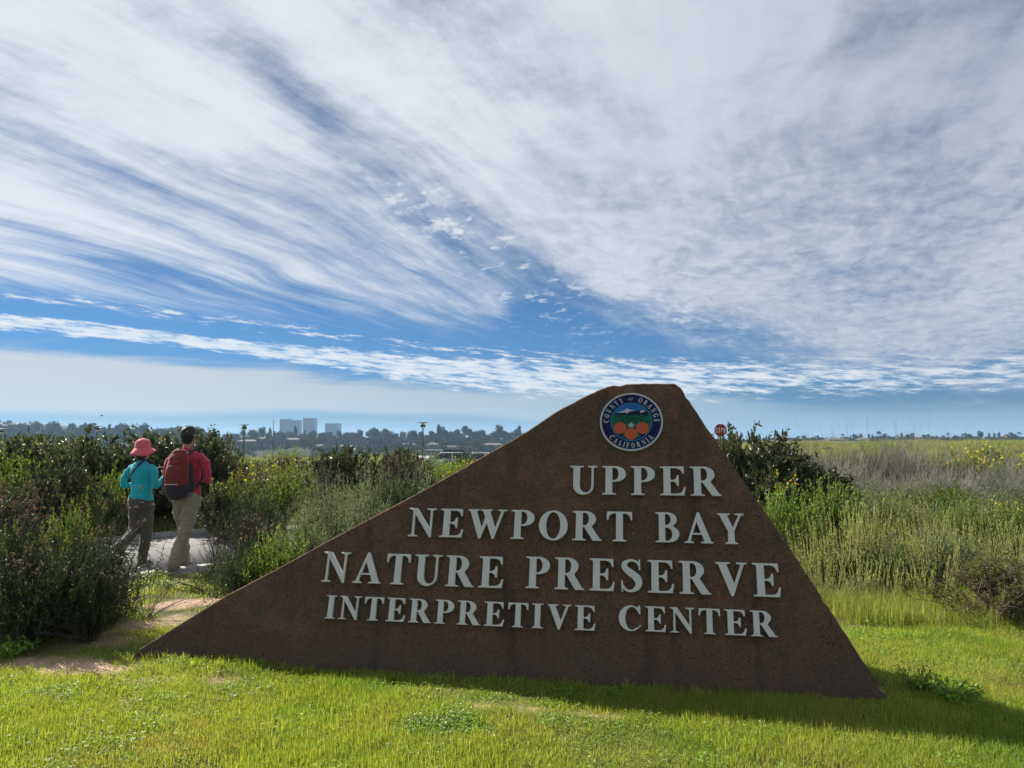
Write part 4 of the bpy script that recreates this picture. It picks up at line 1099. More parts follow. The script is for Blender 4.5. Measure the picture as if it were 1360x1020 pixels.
# ------------------------------------------------------------------ grass
def blade_clump(rng, n, Rr, h, w_, bend=0.5, seg=2, curl=0.3):
    """a patch of real blades, each a narrow bent strip"""
    a = rng.random(n) * 6.283; r0 = np.sqrt(rng.random(n)) * Rr
    P = np.stack([np.cos(a) * r0, np.sin(a) * r0, np.zeros(n) - 0.005], 1)
    hh = h * (0.45 + 0.75 * rng.random(n)); az_ = rng.random(n) * 6.283
    dirh = np.stack([np.cos(az_), np.sin(az_), np.zeros(n)], 1); b = bend * rng.random(n)
    fa = az_ + 1.57 + rng.normal(size=n) * .5; side = np.stack([np.cos(fa), np.sin(fa), np.zeros(n)], 1)
    w = (w_ * (0.6 + 0.7 * rng.random(n)))[:, None]
    up = np.array((0, 0, 1.0))
    m = P + dirh * (b * hh * 0.35)[:, None] + up * (hh * 0.55)[:, None]
    t = P + dirh * (b * hh * 1.0)[:, None] + up * (hh * (1 - 0.35 * b))[:, None]
    V_ = np.stack([P - side * w / 2, P + side * w / 2, m + side * w * .4, m - side * w * .4, t], 1).reshape(-1, 3)
    i = np.arange(n) * 5
    F = np.concatenate([np.stack([i, i + 1, i + 2], 1), np.stack([i, i + 2, i + 3], 1), np.stack([i + 3, i + 2, i + 4], 1)])
    return V_, F
def clover_clump(rng, n, Rr, h, leaf):
    a = rng.random(n) * 6.283; r0 = np.sqrt(rng.random(n)) * Rr
    P = np.stack([np.cos(a) * r0, np.sin(a) * r0, h * (0.3 + 0.7 * rng.random(n))], 1)
    d = np.stack([np.cos(rng.random(n) * 6.283), np.sin(rng.random(n) * 6.283), rng.normal(size=n) * .35], 1)
    return leaf_mesh(P, d, leaf * (0.6 + 0.7 * rng.random(n)), leaf * .7, rng, nrm=rng.normal(size=(n, 3)) * .5 + np.array((0, 0, 1.2)), fold=.1)
def scatter(name, protos, P, rot, sc_, pick, label=None):
    """ground cover: one object that sets clumps out over its points"""
    me = bpy.data.meshes.new(name); me.vertices.add(len(P)); me.vertices.foreach_set('co', P.astype(np.float32).ravel())
    for nm, arr, tp in (('rotz', rot, 'FLOAT'), ('size', sc_, 'FLOAT'), ('pick', pick, 'INT')):
        a = me.attributes.new(nm, tp, 'POINT'); a.data.foreach_set('value', arr.astype(np.float32 if tp == 'FLOAT' else np.int32))
    o = obj(name, me); tag(o, kind='stuff')
    if label: o['label'] = label
    ng = bpy.data.node_groups.new(name, 'GeometryNodeTree')
    ng.interface.new_socket('Geometry', in_out='INPUT', socket_type='NodeSocketGeometry'); ng.interface.new_socket('Geometry', in_out='OUTPUT', socket_type='NodeSocketGeometry')
    N = ng.nodes; L = ng.links
    gi = N.new('NodeGroupInput'); go = N.new('NodeGroupOutput')
    mp = N.new('GeometryNodeMeshToPoints'); L.new(gi.outputs[0], mp.inputs[0])
    iop = N.new('GeometryNodeInstanceOnPoints'); L.new(mp.outputs[0], iop.inputs['Points'])
    g2i = N.new('GeometryNodeGeometryToInstance')
    for me_p in reversed(protos):
        po = bpy.data.objects.new(me_p.name, me_p)
        oi = N.new('GeometryNodeObjectInfo'); oi.inputs['Object'].default_value = po
        L.new(oi.outputs['Geometry'], g2i.inputs[0])
    L.new(g2i.outputs[0], iop.inputs['Instance']); iop.inputs['Pick Instance'].default_value = True
    def attr(nm, t):
        n = N.new('GeometryNodeInputNamedAttribute'); n.data_type = t; n.inputs[0].default_value = nm; return n.outputs[0]
    L.new(attr('pick', 'INT'), iop.inputs['Instance Index'])
    cx = N.new('ShaderNodeCombineXYZ'); L.new(attr('rotz', 'FLOAT'), cx.inputs[2]); L.new(cx.outputs[0], iop.inputs['Rotation'])
    L.new(attr('size', 'FLOAT'), iop.inputs['Scale'])
    L.new(iop.outputs[0], go.inputs[0])
    md = o.modifiers.new('scatter', 'NODES'); md.node_group = ng
    return o
rg = np.random.default_rng(77)
def in_sign(x, y):
    u = (x - L0.x) * sx.x + (y - L0.y) * sx.y; v = -((x - L0.x) * nh.x + (y - L0.y) * nh.y)
    return (u > 0.0) & (u < 5.27) & (v > -0.02) & (v < 0.78)
lawn_protos = [raw_mesh('lawn_blades', *blade_clump(rg, 58, 0.085, h, 0.0025, b), M_blade) for h, b in ((0.032, .7), (0.040, .8), (0.026, .9), (0.055, .6))]
lawn_protos.append(raw_mesh('clover', *clover_clump(rg, 34, 0.075, 0.03, 0.016), M_clover))
def spread(n, x0, x1, y0, y1, dirt_k=0.93, ok=None):
    x = rg.uniform(x0, x1, n); y = rg.uniform(y0, y1, n)
    keep = (np.abs(x) < y * 0.78 + 0.6) & ~in_sign(x, y)
    st_ = path_st(x, y); keep &= ~((st_[1] > -0.26) & (st_[1] < 3.6) & (st_[0] < 24.2))
    keep &= rg.random(n) > dirtiness(x, y) * dirt_k
    if ok is not None: keep &= ok(x, y)
    x, y = x[keep], y[keep]
    return x, y, np.stack([x, y, height(x, y)], 1)
x, y, P = spread(19000, -4.6, 5.2, 3.2, 6.6)
lush = vnoise(x, y, 0.8, 11); cl = vnoise(x, y, 0.5, 12)
pick = np.where((cl > 0.9) | (rg.random(len(x)) < 0.09), 4, np.where(lush > 0.62, 3, np.where(lush < 0.35, 2, rg.integers(0, 2, len(x)))))
scatter('lawn_grass', lawn_protos, P, rg.random(len(x)) * 6.28, 0.75 + 0.5 * rg.random(len(x)) * (0.6 + lush), pick, 'short bright green lawn grass in front of the monument')
x, y, P = spread(5200, -8, 9.5, 6.2, 10.5)
scatter('mown_grass', lawn_protos, P, rg.random(len(x)) * 6.28, 1.1 + 0.7 * rg.random(len(x)), rg.integers(0, 5, len(x)), 'short green growth beyond the monument')
# tall soft grass on the right
tall = [raw_mesh('tall_blades', *blade_clump(rg, 44, 0.12, h, 0.0035, .6), M_tallgrass) for h in (0.20, 0.27)]
x, y, P = spread(1700, 2.6, 6.5, 6.2, 8.4, ok=lambda x, y: (vnoise(x, y, 0.8, 13) > 0.46) & (y > 6.5) & (x / y > 0.40))
scatter('tall_grass', tall, P, rg.random(len(x)) * 6.28, 0.6 + 0.5 * rg.random(len(x)), rg.integers(0, 2, len(x)), 'taller yellow-green grass at the edge of the rough ground on the right')
# a few longer tufts in the lawn and along the base of the monument
x, y, P = spread(260, -4, 4.4, 3.3, 6.1, ok=lambda x, y: vnoise(x, y, 0.7, 15) > 0.55)
u_ = rg.random(60) * 5.0 + 0.1; v_ = -0.03 - 0.12 * rg.random(60)
bx_ = L0.x + sx.x * u_ - nh.x * v_; by_ = L0.y + sx.y * u_ - nh.y * v_
P = np.concatenate([P, np.stack([bx_, by_, height(bx_, by_)], 1)])
scatter('grass_tufts', [raw_mesh('tuft_blades', *blade_clump(rg, 24, 0.04, 0.085, 0.0038, .7), M_blade)], P, rg.random(len(P)) * 6.28, 0.5 + 0.6 * rg.random(len(P)), np.zeros(len(P)), 'longer grass tufts scattered in the lawn')
# rough grass over everything beyond
rough = [raw_mesh('rough_blades', *blade_clump(rg, 50, 0.28, h, 0.009, .6), M_dullgrass) for h in (0.20, 0.28)] + [raw_mesh('rough_leaf', *clover_clump(rg, 60, 0.25, 0.12, 0.04), M_olive), raw_mesh('straw_blades', *blade_clump(rg, 40, 0.25, 0.30, 0.007, .5), M_straw)]
def beyond(x, y): return ~((np.abs(x + 3.5) < 1.6) & (y < 9.5))
x, y, P = spread(6500, -14, 15, 8.6, 20, ok=beyond)
scatter('rough_grass', rough, P, rg.random(len(x)) * 6.28, 0.6 + 0.6 * rg.random(len(x)), rg.integers(0, 4, len(x)), 'rough grass and weeds between the shrubs')
d = 18 + 130 * rg.random(16000) ** 1.5; t = rg.uniform(-0.72, 0.74, 16000); x = t * d; y = d
st_ = path_st(x, y); k_ = ~((st_[1] > -0.5) & (st_[1] < 4) & (st_[0] < 24.5)); x, y = x[k_], y[k_]
P = np.stack([x, y, height(x, y)], 1)
scatter('field_grass', rough, P, rg.random(len(x)) * 6.28, 1.0 + 1.6 * np.clip((y - 18) / 130, 0, 1) + 0.5 * rg.random(len(x)), np.where(vnoise(x, y, 9, 16) > .70, 3, rg.integers(0, 3, len(x))), 'field grass running back to the crest')
# pebbles and crumbs on the bare soil
n = 2600; x = rg.uniform(-5.0, 2.5, n); y = rg.uniform(4.2, 9.3, n); k_ = rg.random(n) < dirtiness(x, y); x, y = x[k_], y[k_]
def pebble(rng):
    bm = bmesh.new(); bmesh.ops.create_icosphere(bm, subdivisions=1, radius=0.012)
    for v in bm.verts: v.co *= rng.uniform(0.7, 1.2); v.co.z *= 0.6
    me = bpy.data.meshes.new('pebble'); bm.to_mesh(me); bm.free(); me.materials.append(plain('pebble', (0.36, 0.27, 0.20), 0.95, var=.2)); return me
scatter('pebbles', [pebble(rg), pebble(rg)], np.stack([x, y, height(x, y)], 1), rg.random(len(x)) * 6.28, 0.3 + 1.3 * rg.random(len(x)) ** 3, rg.integers(0, 2, len(x)), 'small stones and clods on the bare sandy soil')
# ------------------------------------------------------------------ people
def loft(secs, n=20, side=(1, 0, 0)):
    """closed tube through sections (x,y,z, half-width, half-depth)"""
    secs = [np.array(s, float) for s in secs]; C_ = np.array([s[:3] for s in secs]); m = len(secs)
    T = unit(np.gradient(C_, axis=0)) if m > 2 else unit(np.repeat((C_[1] - C_[0])[None], 2, 0))
    side = np.array(side, float); V_ = []; an = np.arange(n) * 2 * np.pi / n
    for i in range(m):
        A = side - T[i] * np.dot(side, T[i]); A = A / max(np.linalg.norm(A), 1e-6); B = np.cross(T[i], A)
        V_.append(C_[i] + np.cos(an)[:, None] * A * secs[i][3] + np.sin(an)[:, None] * B * secs[i][4])
    # rounded ends
    def cap(i, sgn):
        out = []
        for k in (0.5, 0.85, 1.0):
            r = math.sqrt(max(1 - k * k, 0.0009)); rr = (secs[i][3] + secs[i][4]) / 2
            out.append(C_[i] + T[i] * sgn * k * rr * .8 + (V_[i] - C_[i]) * r)
        return out
    rings = cap(0, -1)[::-1] + V_ + cap(m - 1, 1)
    P = np.concatenate(rings); F = []
    for j in range(len(rings) - 1):
        for k in range(n): F.append((j * n + k, j * n + (k + 1) % n, (j + 1) * n + (k + 1) % n, (j + 1) * n + k))
    N_ = len(P); P = np.concatenate([P, rings[0].mean(0)[None], rings[-1].mean(0)[None]])
    tris = [(N_, (k + 1) % n, k) for k in range(n)] + [(N_ + 1, (len(rings) - 1) * n + k, (len(rings) - 1) * n + (k + 1) % n) for k in range(n)]
    return P, F + tris
def fuse(name, lofts, mat, voxel=0.009, smooth_it=6, wrinkle=0.0, seed=0, parent=None, keep=None):
    bm = bmesh.new()
    for P, F in lofts:
        vs = [bm.verts.new(p) for p in P]
        for f in F: bm.faces.new([vs[i] for i in f])
    bmesh.ops.recalc_face_normals(bm, faces=bm.faces)
    me = bpy.data.meshes.new(name); bm.to_mesh(me); bm.free()
    o = bpy.data.objects.new(name, me); COL.objects.link(o)
    r = o.modifiers.new('r', 'REMESH'); r.mode = 'VOXEL'; r.voxel_size = voxel; r.use_smooth_shade = True
    s = o.modifiers.new('s', 'SMOOTH'); s.factor = 0.5; s.iterations = smooth_it
    bpy.context.view_layer.update()
    m2 = bpy.data.meshes.new_from_object(o.evaluated_get(bpy.context.evaluated_depsgraph_get()))
    bpy.data.objects.remove(o); bpy.data.meshes.remove(me)
    if wrinkle or keep:
        a = np.empty(len(m2.vertices) * 3, dtype=np.float32); m2.vertices.foreach_get('co', a); a = a.reshape(-1, 3)
        if wrinkle:
            nn = np.empty(len(m2.vertices) * 3, dtype=np.float32); m2.vertices.foreach_get('normal', nn); nn = nn.reshape(-1, 3)
            w_ = (vnoise(a[:, 0] * 1.0 + a[:, 1] * 0.8, a[:, 2] + a[:, 0] * .8, 0.07, seed) - .5) * 1.3 + (vnoise(a[:, 0] - a[:, 1] + a[:, 2] * .6, a[:, 2] * 1.6, 0.035, seed + 1) - .5) * .7
            a = a + nn * (w_ * wrinkle)[:, None]
        m2.vertices.foreach_set('co', a.astype(np.float32).ravel())
    m2.name = name; m2.materials.clear(); m2.materials.append(mat)
    m2.polygons.foreach_set('use_smooth', np.ones(len(m2.polygons), dtype=bool))
    return obj(name, m2, parent)
def hand(wrist, dirn, palm, side, s=1.0):
    """palm, four unequal curled fingers and a thumb from the side of the palm"""
    w_ = np.array(wrist, float); d = unit(np.array(dirn, float)); p = unit(np.array(palm, float) - d * np.dot(palm, d)); t = np.cross(d, p) * side
    out = [loft([(*w_, .026 * s, .019 * s), (*(w_ + d * .045 * s), .038 * s, .016 * s), (*(w_ + d * .088 * s), .040 * s, .013 * s)], 14, t)]
    for k, (off, L) in enumerate(((-.029, .062), (-.010, .073), (.010, .078), (.029, .070))):
        b = w_ + d * .082 * s + t * off * s; q1 = b + (d * .9 + p * .35) * L * .45 * s; q2 = q1 + (d * .35 + p * .9) * L * .35 * s; q3 = q2 + (p * .9 - d * .35) * L * .28 * s
        out.append(loft([(*b, .0095 * s, .0095 * s), (*q1, .009 * s, .009 * s), (*q2, .008 * s, .008 * s), (*q3, .007 * s, .007 * s)], 8, t))
    b = w_ + d * .022 * s + t * .030 * s; q1 = b + (t * .7 + d * .7) * .034 * s; q2 = q1 + (d * .75 + p * .6) * .032 * s
    out.append(loft([(*b, .012 * s, .012 * s), (*q1, .0105 * s, .0105 * s), (*q2, .0085 * s, .0085 * s)], 8, d))
    return out
def head(cx, cy, cz, s=1.0, yaw=0.0):
    L = [loft([(cx, cy - .008, cz - .085 * s, .050 * s, .055 * s), (cx, cy, cz - .05 * s, .068 * s, .082 * s), (cx, cy - .005, cz, .076 * s, .097 * s), (cx, cy - .008, cz + .05 * s, .073 * s, .094 * s), (cx, cy - .01, cz + .085 * s, .052 * s, .066 * s)], 22),
         loft([(cx, cy + .085 * s, cz + .012 * s, .008, .008), (cx, cy + .108 * s, cz - .018 * s, .013, .012)], 8),            # nose
         loft([(cx - .02, cy + .088 * s, cz - .045 * s, .008, .007), (cx + .02, cy + .088 * s, cz - .045 * s, .008, .007)], 8, (0, 0, 1)),   # lips
         loft([(cx - .03, cy + .05 * s, cz - .088 * s, .02, .018), (cx + .03, cy + .05 * s, cz - .088 * s, .02, .018)], 10, (0, 0, 1))]      # chin
    for sg in (-1, 1):
        L.append(loft([(cx + sg * .078 * s, cy - .006, cz - .028 * s, .008, .014), (cx + sg * .086 * s, cy - .012, cz, .007, .020), (cx + sg * .082 * s, cy - .010, cz + .026 * s, .007, .014)], 10))
        L.append(loft([(cx + sg * .018 * s, cy + .088 * s, cz + .028 * s, .007, .006), (cx + sg * .042 * s, cy + .078 * s, cz + .028 * s, .007, .006)], 8, (0, 0, 1)))
    return L
def skin_mat(name, col):
    return plain(name, col, 0.55, 0, 0.04, 20)
def fabric(name, col, rough=0.85, scale=500, var=.06):
    def b():
        co = coords(); n = noise(co, 9, 5); weave = noise(co, scale, 2)
        nv = S.tree.nodes.new('ShaderNodeVectorMath'); nv.operation = 'SCALE'; nv.inputs[0].default_value = col; link_in(nv.inputs['Scale'], 1.0 + (n - .5) * var * 4 + (weave - .5) * .15)
        return principled(nv.outputs[0], rough, 0, .25, weave + n * 3, .002, sheen=.25)
    return material(name, b)
M_eye = plain('eye', (0.03, 0.02, 0.015), 0.2, var=0.01)
M_skinm = skin_mat('skin_tan', (0.36, 0.20, 0.13)); M_skinw = skin_mat('skin_fair', (0.50, 0.30, 0.22)); M_hair = plain('dark_hair', (0.012, 0.010, 0.009), 0.5, var=.1, scale=60)
M_redshirt = fabric('rose_red_cloth', (0.46, 0.035, 0.075)); M_khaki = fabric('khaki_cloth', (0.30, 0.245, 0.18)); M_teal = fabric('turquoise_cloth', (0.015, 0.42, 0.47)); M_olivep = fabric('olive_cloth', (0.085, 0.080, 0.062))
M_hat = fabric('coral_cloth', (0.62, 0.13, 0.13)); M_cap = fabric('black_cloth', (0.014, 0.014, 0.018)); M_shoe = fabric('grey_shoe', (0.16, 0.15, 0.145)); M_sole = plain('pale_sole', (0.42, 0.40, 0.37), 0.8, var=.05)
M_packred = fabric('rust_red_cloth', (0.19, 0.030, 0.022)); M_packdark = fabric('charcoal_cloth', (0.030, 0.030, 0.038)); M_tape = plain('pale_tape', (0.55, 0.53, 0.5), 0.5, var=.02)

def shoes(parent, feet):
    for (x, y, z, yaw, pitch) in feet:
        Mx = Matrix.Translation((x, y, z)) @ Matrix.Rotation(yaw, 4, 'Z') @ Matrix.Rotation(pitch, 4, 'X')
        sh = fuse('shoe', [loft([(0, -.055, .045, .032, .036), (0, 0, .050, .038, .042), (0, .08, .040, .043, .032), (0, .17, .030, .040, .022)], 16), loft([(0, -.03, .05, .036, .042), (0, -.028, .105, .040, .046)], 14)], M_shoe, .008, 4, parent=parent)
        sh.matrix_basis = Mx
        so_ = fuse('sole', [loft([(0, -.075, .012, .034, .013), (0, 0, .012, .036, .013), (0, .09, .012, .046, .013), (0, .185, .016, .038, .012)], 16)], M_sole, .007, 2, parent=sh)

# ---- man in red with a backpack (local: faces +Y)
dm = 9.5; xm = (251 - 680) / 1000 * dm
man = empty('person', (xm, dm, 0.004), R(-4))
tag(man, 'person in rose red shirt, khaki trousers and black cap walking away with a backpack', 'person')
sh_z = 1.44
armR = [(.13, -.005, 1.395, .050, .050), (.178, -.005, 1.378, .058, .058), (.235, -.01, 1.33, .058, .060), (.268, -.02, 1.20, .052, .054), (.272, -.01, 1.12, .050, .052)]
foreR = [(.272, -.01, 1.12, .048, .050), (.235, .10, 1.09, .042, .044), (.17, .22, 1.10, .032, .033)]
armL = [(-.13, -.005, 1.395, .050, .050), (-.178, -.005, 1.378, .058, .058), (-.228, .0, 1.33, .056, .058), (-.252, .0, 1.20, .050, .052), (-.25, .01, 1.13, .048, .050)]
foreL = [(-.25, .01, 1.13, .046, .048), (-.21, .12, 1.11, .040, .042), (-.15, .23, 1.13, .032, .033)]
torso = [(0, 0, .93, .150, .105), (0, .005, 1.02, .152, .108), (0, .01, 1.15, .160, .112), (0, .0, 1.28, .178, .118), (0, -.005, 1.38, .178, .105), (0, -.01, 1.445, .125, .078), (0, -.005, 1.49, .068, .062)]
sc9 = lambda L, k: [tuple(s[:3]) + (s[3] * k, s[4] * k) for s in L]
legsM = [[(.085, -.01, .90, .092, .100), (.072, -.045, .70, .082, .090), (.050, -.10, .48, .062, .068), (.025, -.20, .26, .052, .056), (.005, -.30, .11, .040, .044)],
         [(-.085, .0, .90, .092, .100), (-.088, .055, .70, .082, .088), (-.088, .11, .48, .060, .064), (-.086, .13, .27, .052, .056), (-.085, .15, .10, .038, .042)]]
neck = [(0, -.01, 1.46, .060, .060), (0, .0, 1.53, .056, .058), (0, .012, 1.60, .056, .060)]
hd = (0, .02, 1.645)
body = [loft(sc9(torso, .86)), loft(neck)] + head(*hd) + [loft(sc9(a, .8), 14) for a in (armR, foreR, armL, foreL)] + [loft(sc9(l, .72)) for l in legsM]
body += hand((.17, .22, 1.10), (-.75, .6, .15), (-.2, -.3, -1), 1) + hand((-.15, .23, 1.13), (.75, .6, .1), (.2, -.3, -1), -1)
fuse('body', body, M_skinm, .0075, 4, parent=man)
for sg in (-1, 1): fuse('eye', [loft([(sg * .024, .100, 1.672, .008, .006), (sg * .038, .096, 1.672, .008, .006)], 8, (0, 0, 1))], M_eye, .004, 1, parent=man)
fuse('hair', [loft([(0, -.030, 1.585, .062, .050), (0, -.028, 1.64, .080, .080), (0, -.01, 1.70, .080, .098)], 20)], M_hair, .008, 3, .004, 5, parent=man)
fuse('cap', [loft([(0, .008, 1.690, .084, .106), (0, .004, 1.715, .084, .102)], 24), loft([(0, .09, 1.694, .074, .007), (0, .145, 1.688, .070, .007), (0, .185, 1.678, .048, .006)], 16)], M_cap, .0065, 3, parent=man)
bm = bmesh.new(); add_lathe(bm, [(.004, -.001), (.008, 0), (.004, .002)], 10, Matrix.Translation((.035, -.1005, 1.705)) @ Matrix.Rotation(R(90), 4, 'X')); bm_obj('cap_badge', bm, M_tape, man)
collar = [(0, -.008, 1.47, .070, .068), (0, .0, 1.50, .064, .064)]
fuse('shirt', [loft(torso), loft(collar)] + [loft(a, 18) for a in (armR, foreR, armL, foreL)] + [loft([(.02, .0, .90, .150, .108), (.02, 0, 1.0, .154, .110)])], M_redshirt, .0085, 3, .013, 21, parent=man)
hips = [(0, -.005, .99, .150, .108), (0, -.01, .92, .164, .122), (0, -.01, .85, .160, .122)]
legsM2 = [[(.080, -.01, .88, .100, .112), (.070, -.045, .70, .092, .098), (.050, -.10, .48, .078, .082), (.028, -.20, .26, .074, .078), (.008, -.29, .09, .072, .078)],
          [(-.080, .0, .88, .100, .110), (-.088, .055, .70, .090, .096), (-.088, .11, .48, .074, .080), (-.086, .13, .27, .070, .076), (-.085, .15, .08, .070, .078)]]
fuse('trousers', [loft(hips)] + [loft(l) for l in legsM2], M_khaki, .0085, 3, .018, 31, parent=man)
bm = bmesh.new(); add_lathe(bm, [(1, -.018), (1.02, 0), (1, .018)], 32, Matrix.Translation((0, -.005, .985)) @ Matrix.Diagonal((.156, .114, 1, 1)), cap=False); bm_obj('belt', bm, M_cap, man)
shoes(man, [(.005, -.29, .0, .05, 0.0), (-.085, .15, .0, -.02, 0)])
# the backpack he wears
pack = empty('backpack', man.location, man.rotation_euler.z); tag(pack, 'rust red and charcoal backpack with a pale reflective strip, worn over the rose red shirt', 'backpack')
py_ = -.155
fuse('pack_body', [loft([(-.02, py_ - .045, 1.00, .150, .085), (-.02, py_ - .05, 1.10, .150, .095), (-.015, py_ - .045, 1.28, .138, .085), (-.01, py_ - .035, 1.39, .122, .070), (-.01, py_ - .03, 1.435, .100, .048)], 24)], M_packred, .008, 3, .004, 41, parent=pack)
fuse('pack_base', [loft([(-.02, py_ - .045, .955, .150, .088), (-.02, py_ - .048, 1.00, .165, .098), (-.02, py_ - .046, 1.045, .162, .095)], 24), loft([(.125, py_ - .02, 1.00, .035, .07), (.125, py_ - .015, 1.14, .028, .06), (.105, py_ - .0, 1.30, .018, .045)], 14, (0, 1, 0)), loft([(-.165, py_ - .02, 1.00, .035, .07), (-.165, py_ - .015, 1.13, .028, .06)], 14, (0, 1, 0))], M_packdark, .008, 3, .003, 42, parent=pack)
fuse('pocket', [loft([(-.03, py_ - .125, 1.075, .105, .028), (-.03, py_ - .13, 1.16, .105, .032), (-.025, py_ - .122, 1.25, .095, .028)], 18)], M_packred, .008, 3, .003, 43, parent=pack)
bm = bmesh.new(); add_box(bm, -.115, .04, py_ - .168, py_ - .150, 1.058, 1.068); bm_obj('reflective_strip', bm, M_tape, pack, bevel=.002)
bm = bmesh.new(); add_box(bm, -.05, .02, py_ - .118, py_ - .110, 1.335, 1.341); bm_obj('brand_patch', bm, M_hat, pack)
for nm_, z_ in (('zip', 1.30),):
    v_, f_ = tube_mesh([np.array([(-.125 + .23 * t, py_ - .128 + .05 * (2 * t - 1) ** 2, 1.285 + .02 * math.sin(math.pi * t)) for t in np.linspace(0, 1, 10)])], [(.004, .004)], 5); obj(nm_, raw_mesh(nm_, v_, f_, M_packdark), pack)
for sg in (-1, 1):
    pts = [(sg * .075, py_ + .02, 1.43), (sg * .085, -.09, 1.475), (sg * .10, -.02, 1.497), (sg * .115, .06, 1.46), (sg * .125, .115, 1.36), (sg * .135, .125, 1.24), (sg * .15, .08, 1.12), (sg * .155, -.06, 1.03)]
    fuse('shoulder_strap', [loft([(*p, .030, .008) for p in pts], 10, (1, 0, 0))], M_packdark, .006, 2, parent=pack)
v_, f_ = tube_mesh([np.array([(-.03, py_ - .01, 1.455), (-.02, py_ - .03, 1.50), (.01, py_ - .03, 1.50), (.02, py_ - .01, 1.455)])], [(.007, .007)], 6); obj('grab_loop', raw_mesh('grab_loop', v_, f_, M_packdark), pack)

# ---- woman in turquoise with a coral hat
dw = 9.75; xw = (191.5 - 680) / 1000 * dw
wom = empty('person', (xw, dw, 0.004), R(-10))
tag(wom, 'person in turquoise top, olive trousers and coral hat, left of the one in red', 'person')
k = 0.90
armRw = [(.11, -.005, 1.255, .042, .042), (.150, .0, 1.240, .047, .047), (.190, -.01, 1.19, .047, .049), (.212, -.03, 1.09, .043, .045), (.222, -.02, 1.02, .042, .043)]
foreRw = [(.222, -.02, 1.02, .040, .041), (.240, .05, 1.07, .034, .035), (.250, .105, 1.135, .026, .026)]
armLw = [(-.11, -.005, 1.255, .042, .042), (-.150, .0, 1.240, .047, .047), (-.195, -.01, 1.19, .046, .048), (-.228, -.04, 1.09, .042, .044), (-.232, -.03, 1.02, .041, .042)]
foreLw = [(-.232, -.03, 1.02, .039, .041), (-.19, .08, 1.02, .034, .035), (-.12, .19, 1.06, .027, .027)]
torsoW = [(0, 0, .86, .152, .112), (0, .0, .95, .142, .105), (0, .005, 1.04, .138, .100), (0, .0, 1.15, .152, .106), (0, -.005, 1.24, .152, .094), (0, -.01, 1.295, .108, .070), (0, -.005, 1.33, .058, .054)]
legsW = [[(.075, .0, .80, .085, .092), (.070, .035, .62, .076, .080), (.062, .05, .42, .055, .058), (.055, .02, .24, .046, .048), (.05, .0, .09, .034, .036)],
         [(-.075, .0, .80, .085, .092), (-.066, .00, .62, .076, .080), (-.060, -.04, .43, .055, .058), (-.060, -.22, .33, .046, .048), (-.060, -.38, .24, .034, .036)]]
hw = (.0, .02, 1.465)
bodyw = [loft(sc9(torsoW, .86)), loft([(0, -.01, 1.30, .048, .048), (0, .0, 1.37, .044, .046), (0, .01, 1.43, .048, .05)])] + head(*hw, .93) + [loft(sc9(a, .8), 14) for a in (armRw, foreRw, armLw, foreLw)] + [loft(sc9(l, .72)) for l in legsW]
bodyw += hand((.250, .105, 1.135), (.05, .35, .9), (-.6, .5, -.2), 1, .95) + hand((-.12, .19, 1.06), (.6, .7, .3), (.3, -.2, -1), -1, .95)
fuse('body', bodyw, M_skinw, .0075, 4, parent=wom)
for sg in (-1, 1): fuse('eye', [loft([(sg * .022, .094, 1.49, .007, .006), (sg * .035, .090, 1.49, .007, .006)], 8, (0, 0, 1))], M_eye, .004, 1, parent=wom)
fuse('hair', [loft([(0, -.03, 1.37, .055, .042), (0, -.03, 1.42, .074, .068), (0, -.015, 1.50, .078, .090)], 20)], M_hair, .008, 3, .004, 6, parent=wom)
fuse('top', [loft(torsoW), loft([(0, -.008, 1.31, .062, .058), (0, -.003, 1.345, .058, .054)])] + [loft(a, 18) for a in (armRw, foreRw, armLw, foreLw)] + [loft([(0, 0, .845, .160, .120), (0, 0, .90, .156, .116)])], M_teal, .0085, 3, .010, 22, parent=wom)
hipsW = [(0, -.005, .90, .136, .100), (0, -.012, .84, .150, .118), (0, -.012, .76, .150, .118)]
legsW2 = [[(.075, .0, .79, .090, .102), (.070, .035, .62, .080, .086), (.062, .05, .42, .066, .070), (.055, .02, .24, .060, .064), (.05, .0, .08, .058, .064)],
          [(-.075, .0, .79, .090, .102), (-.066, .0, .62, .080, .086), (-.060, -.04, .43, .066, .070), (-.060, -.22, .33, .060, .062), (-.060, -.36, .25, .056, .058)]]
fuse('trousers', [loft(hipsW)] + [loft(l) for l in legsW2], M_olivep, .0085, 3, .013, 32, parent=wom)
shoes(wom, [(.05, .0, .0, .0, 0), (-.06, -.39, .22, .0, -1.0)])
hz_ = 1.505                                                  # bucket hat: crown and a wide sloping, wavy brim
fuse('hat_crown', [loft([(0, .0, hz_ - .015, .096, .110), (0, -.002, hz_ + .045, .092, .102)], 26)], M_hat, .008, 3, .003, 8, parent=wom)
bm = bmesh.new(); rings = []
for j, (rr, dz) in enumerate(((.094, .0), (.115, -.030), (.135, -.062), (.152, -.092))):
    ring = []
    for i in range(40):
        a = 2 * math.pi * i / 40; f_ = 1.12 + .28 * max(0, math.sin(a)); wv = .010 * math.sin(3 * a + 1) * j / 3 + (.060 * max(0, math.sin(a + .5)) * j / 3)
        ring.append(bm.verts.new((rr * math.cos(a), rr * (f_ if math.sin(a) > 0 else 1.12) * math.sin(a), hz_ - .005 + dz + wv)))
    rings.append(ring)
for a, b in zip(rings, rings[1:]):
    for i in range(40): bm.faces.new((a[i], a[(i + 1) % 40], b[(i + 1) % 40], b[i]))
o = bm_obj('hat_brim', bm, M_hat, wom, True); md = o.modifiers.new('t', 'SOLIDIFY'); md.thickness = .006
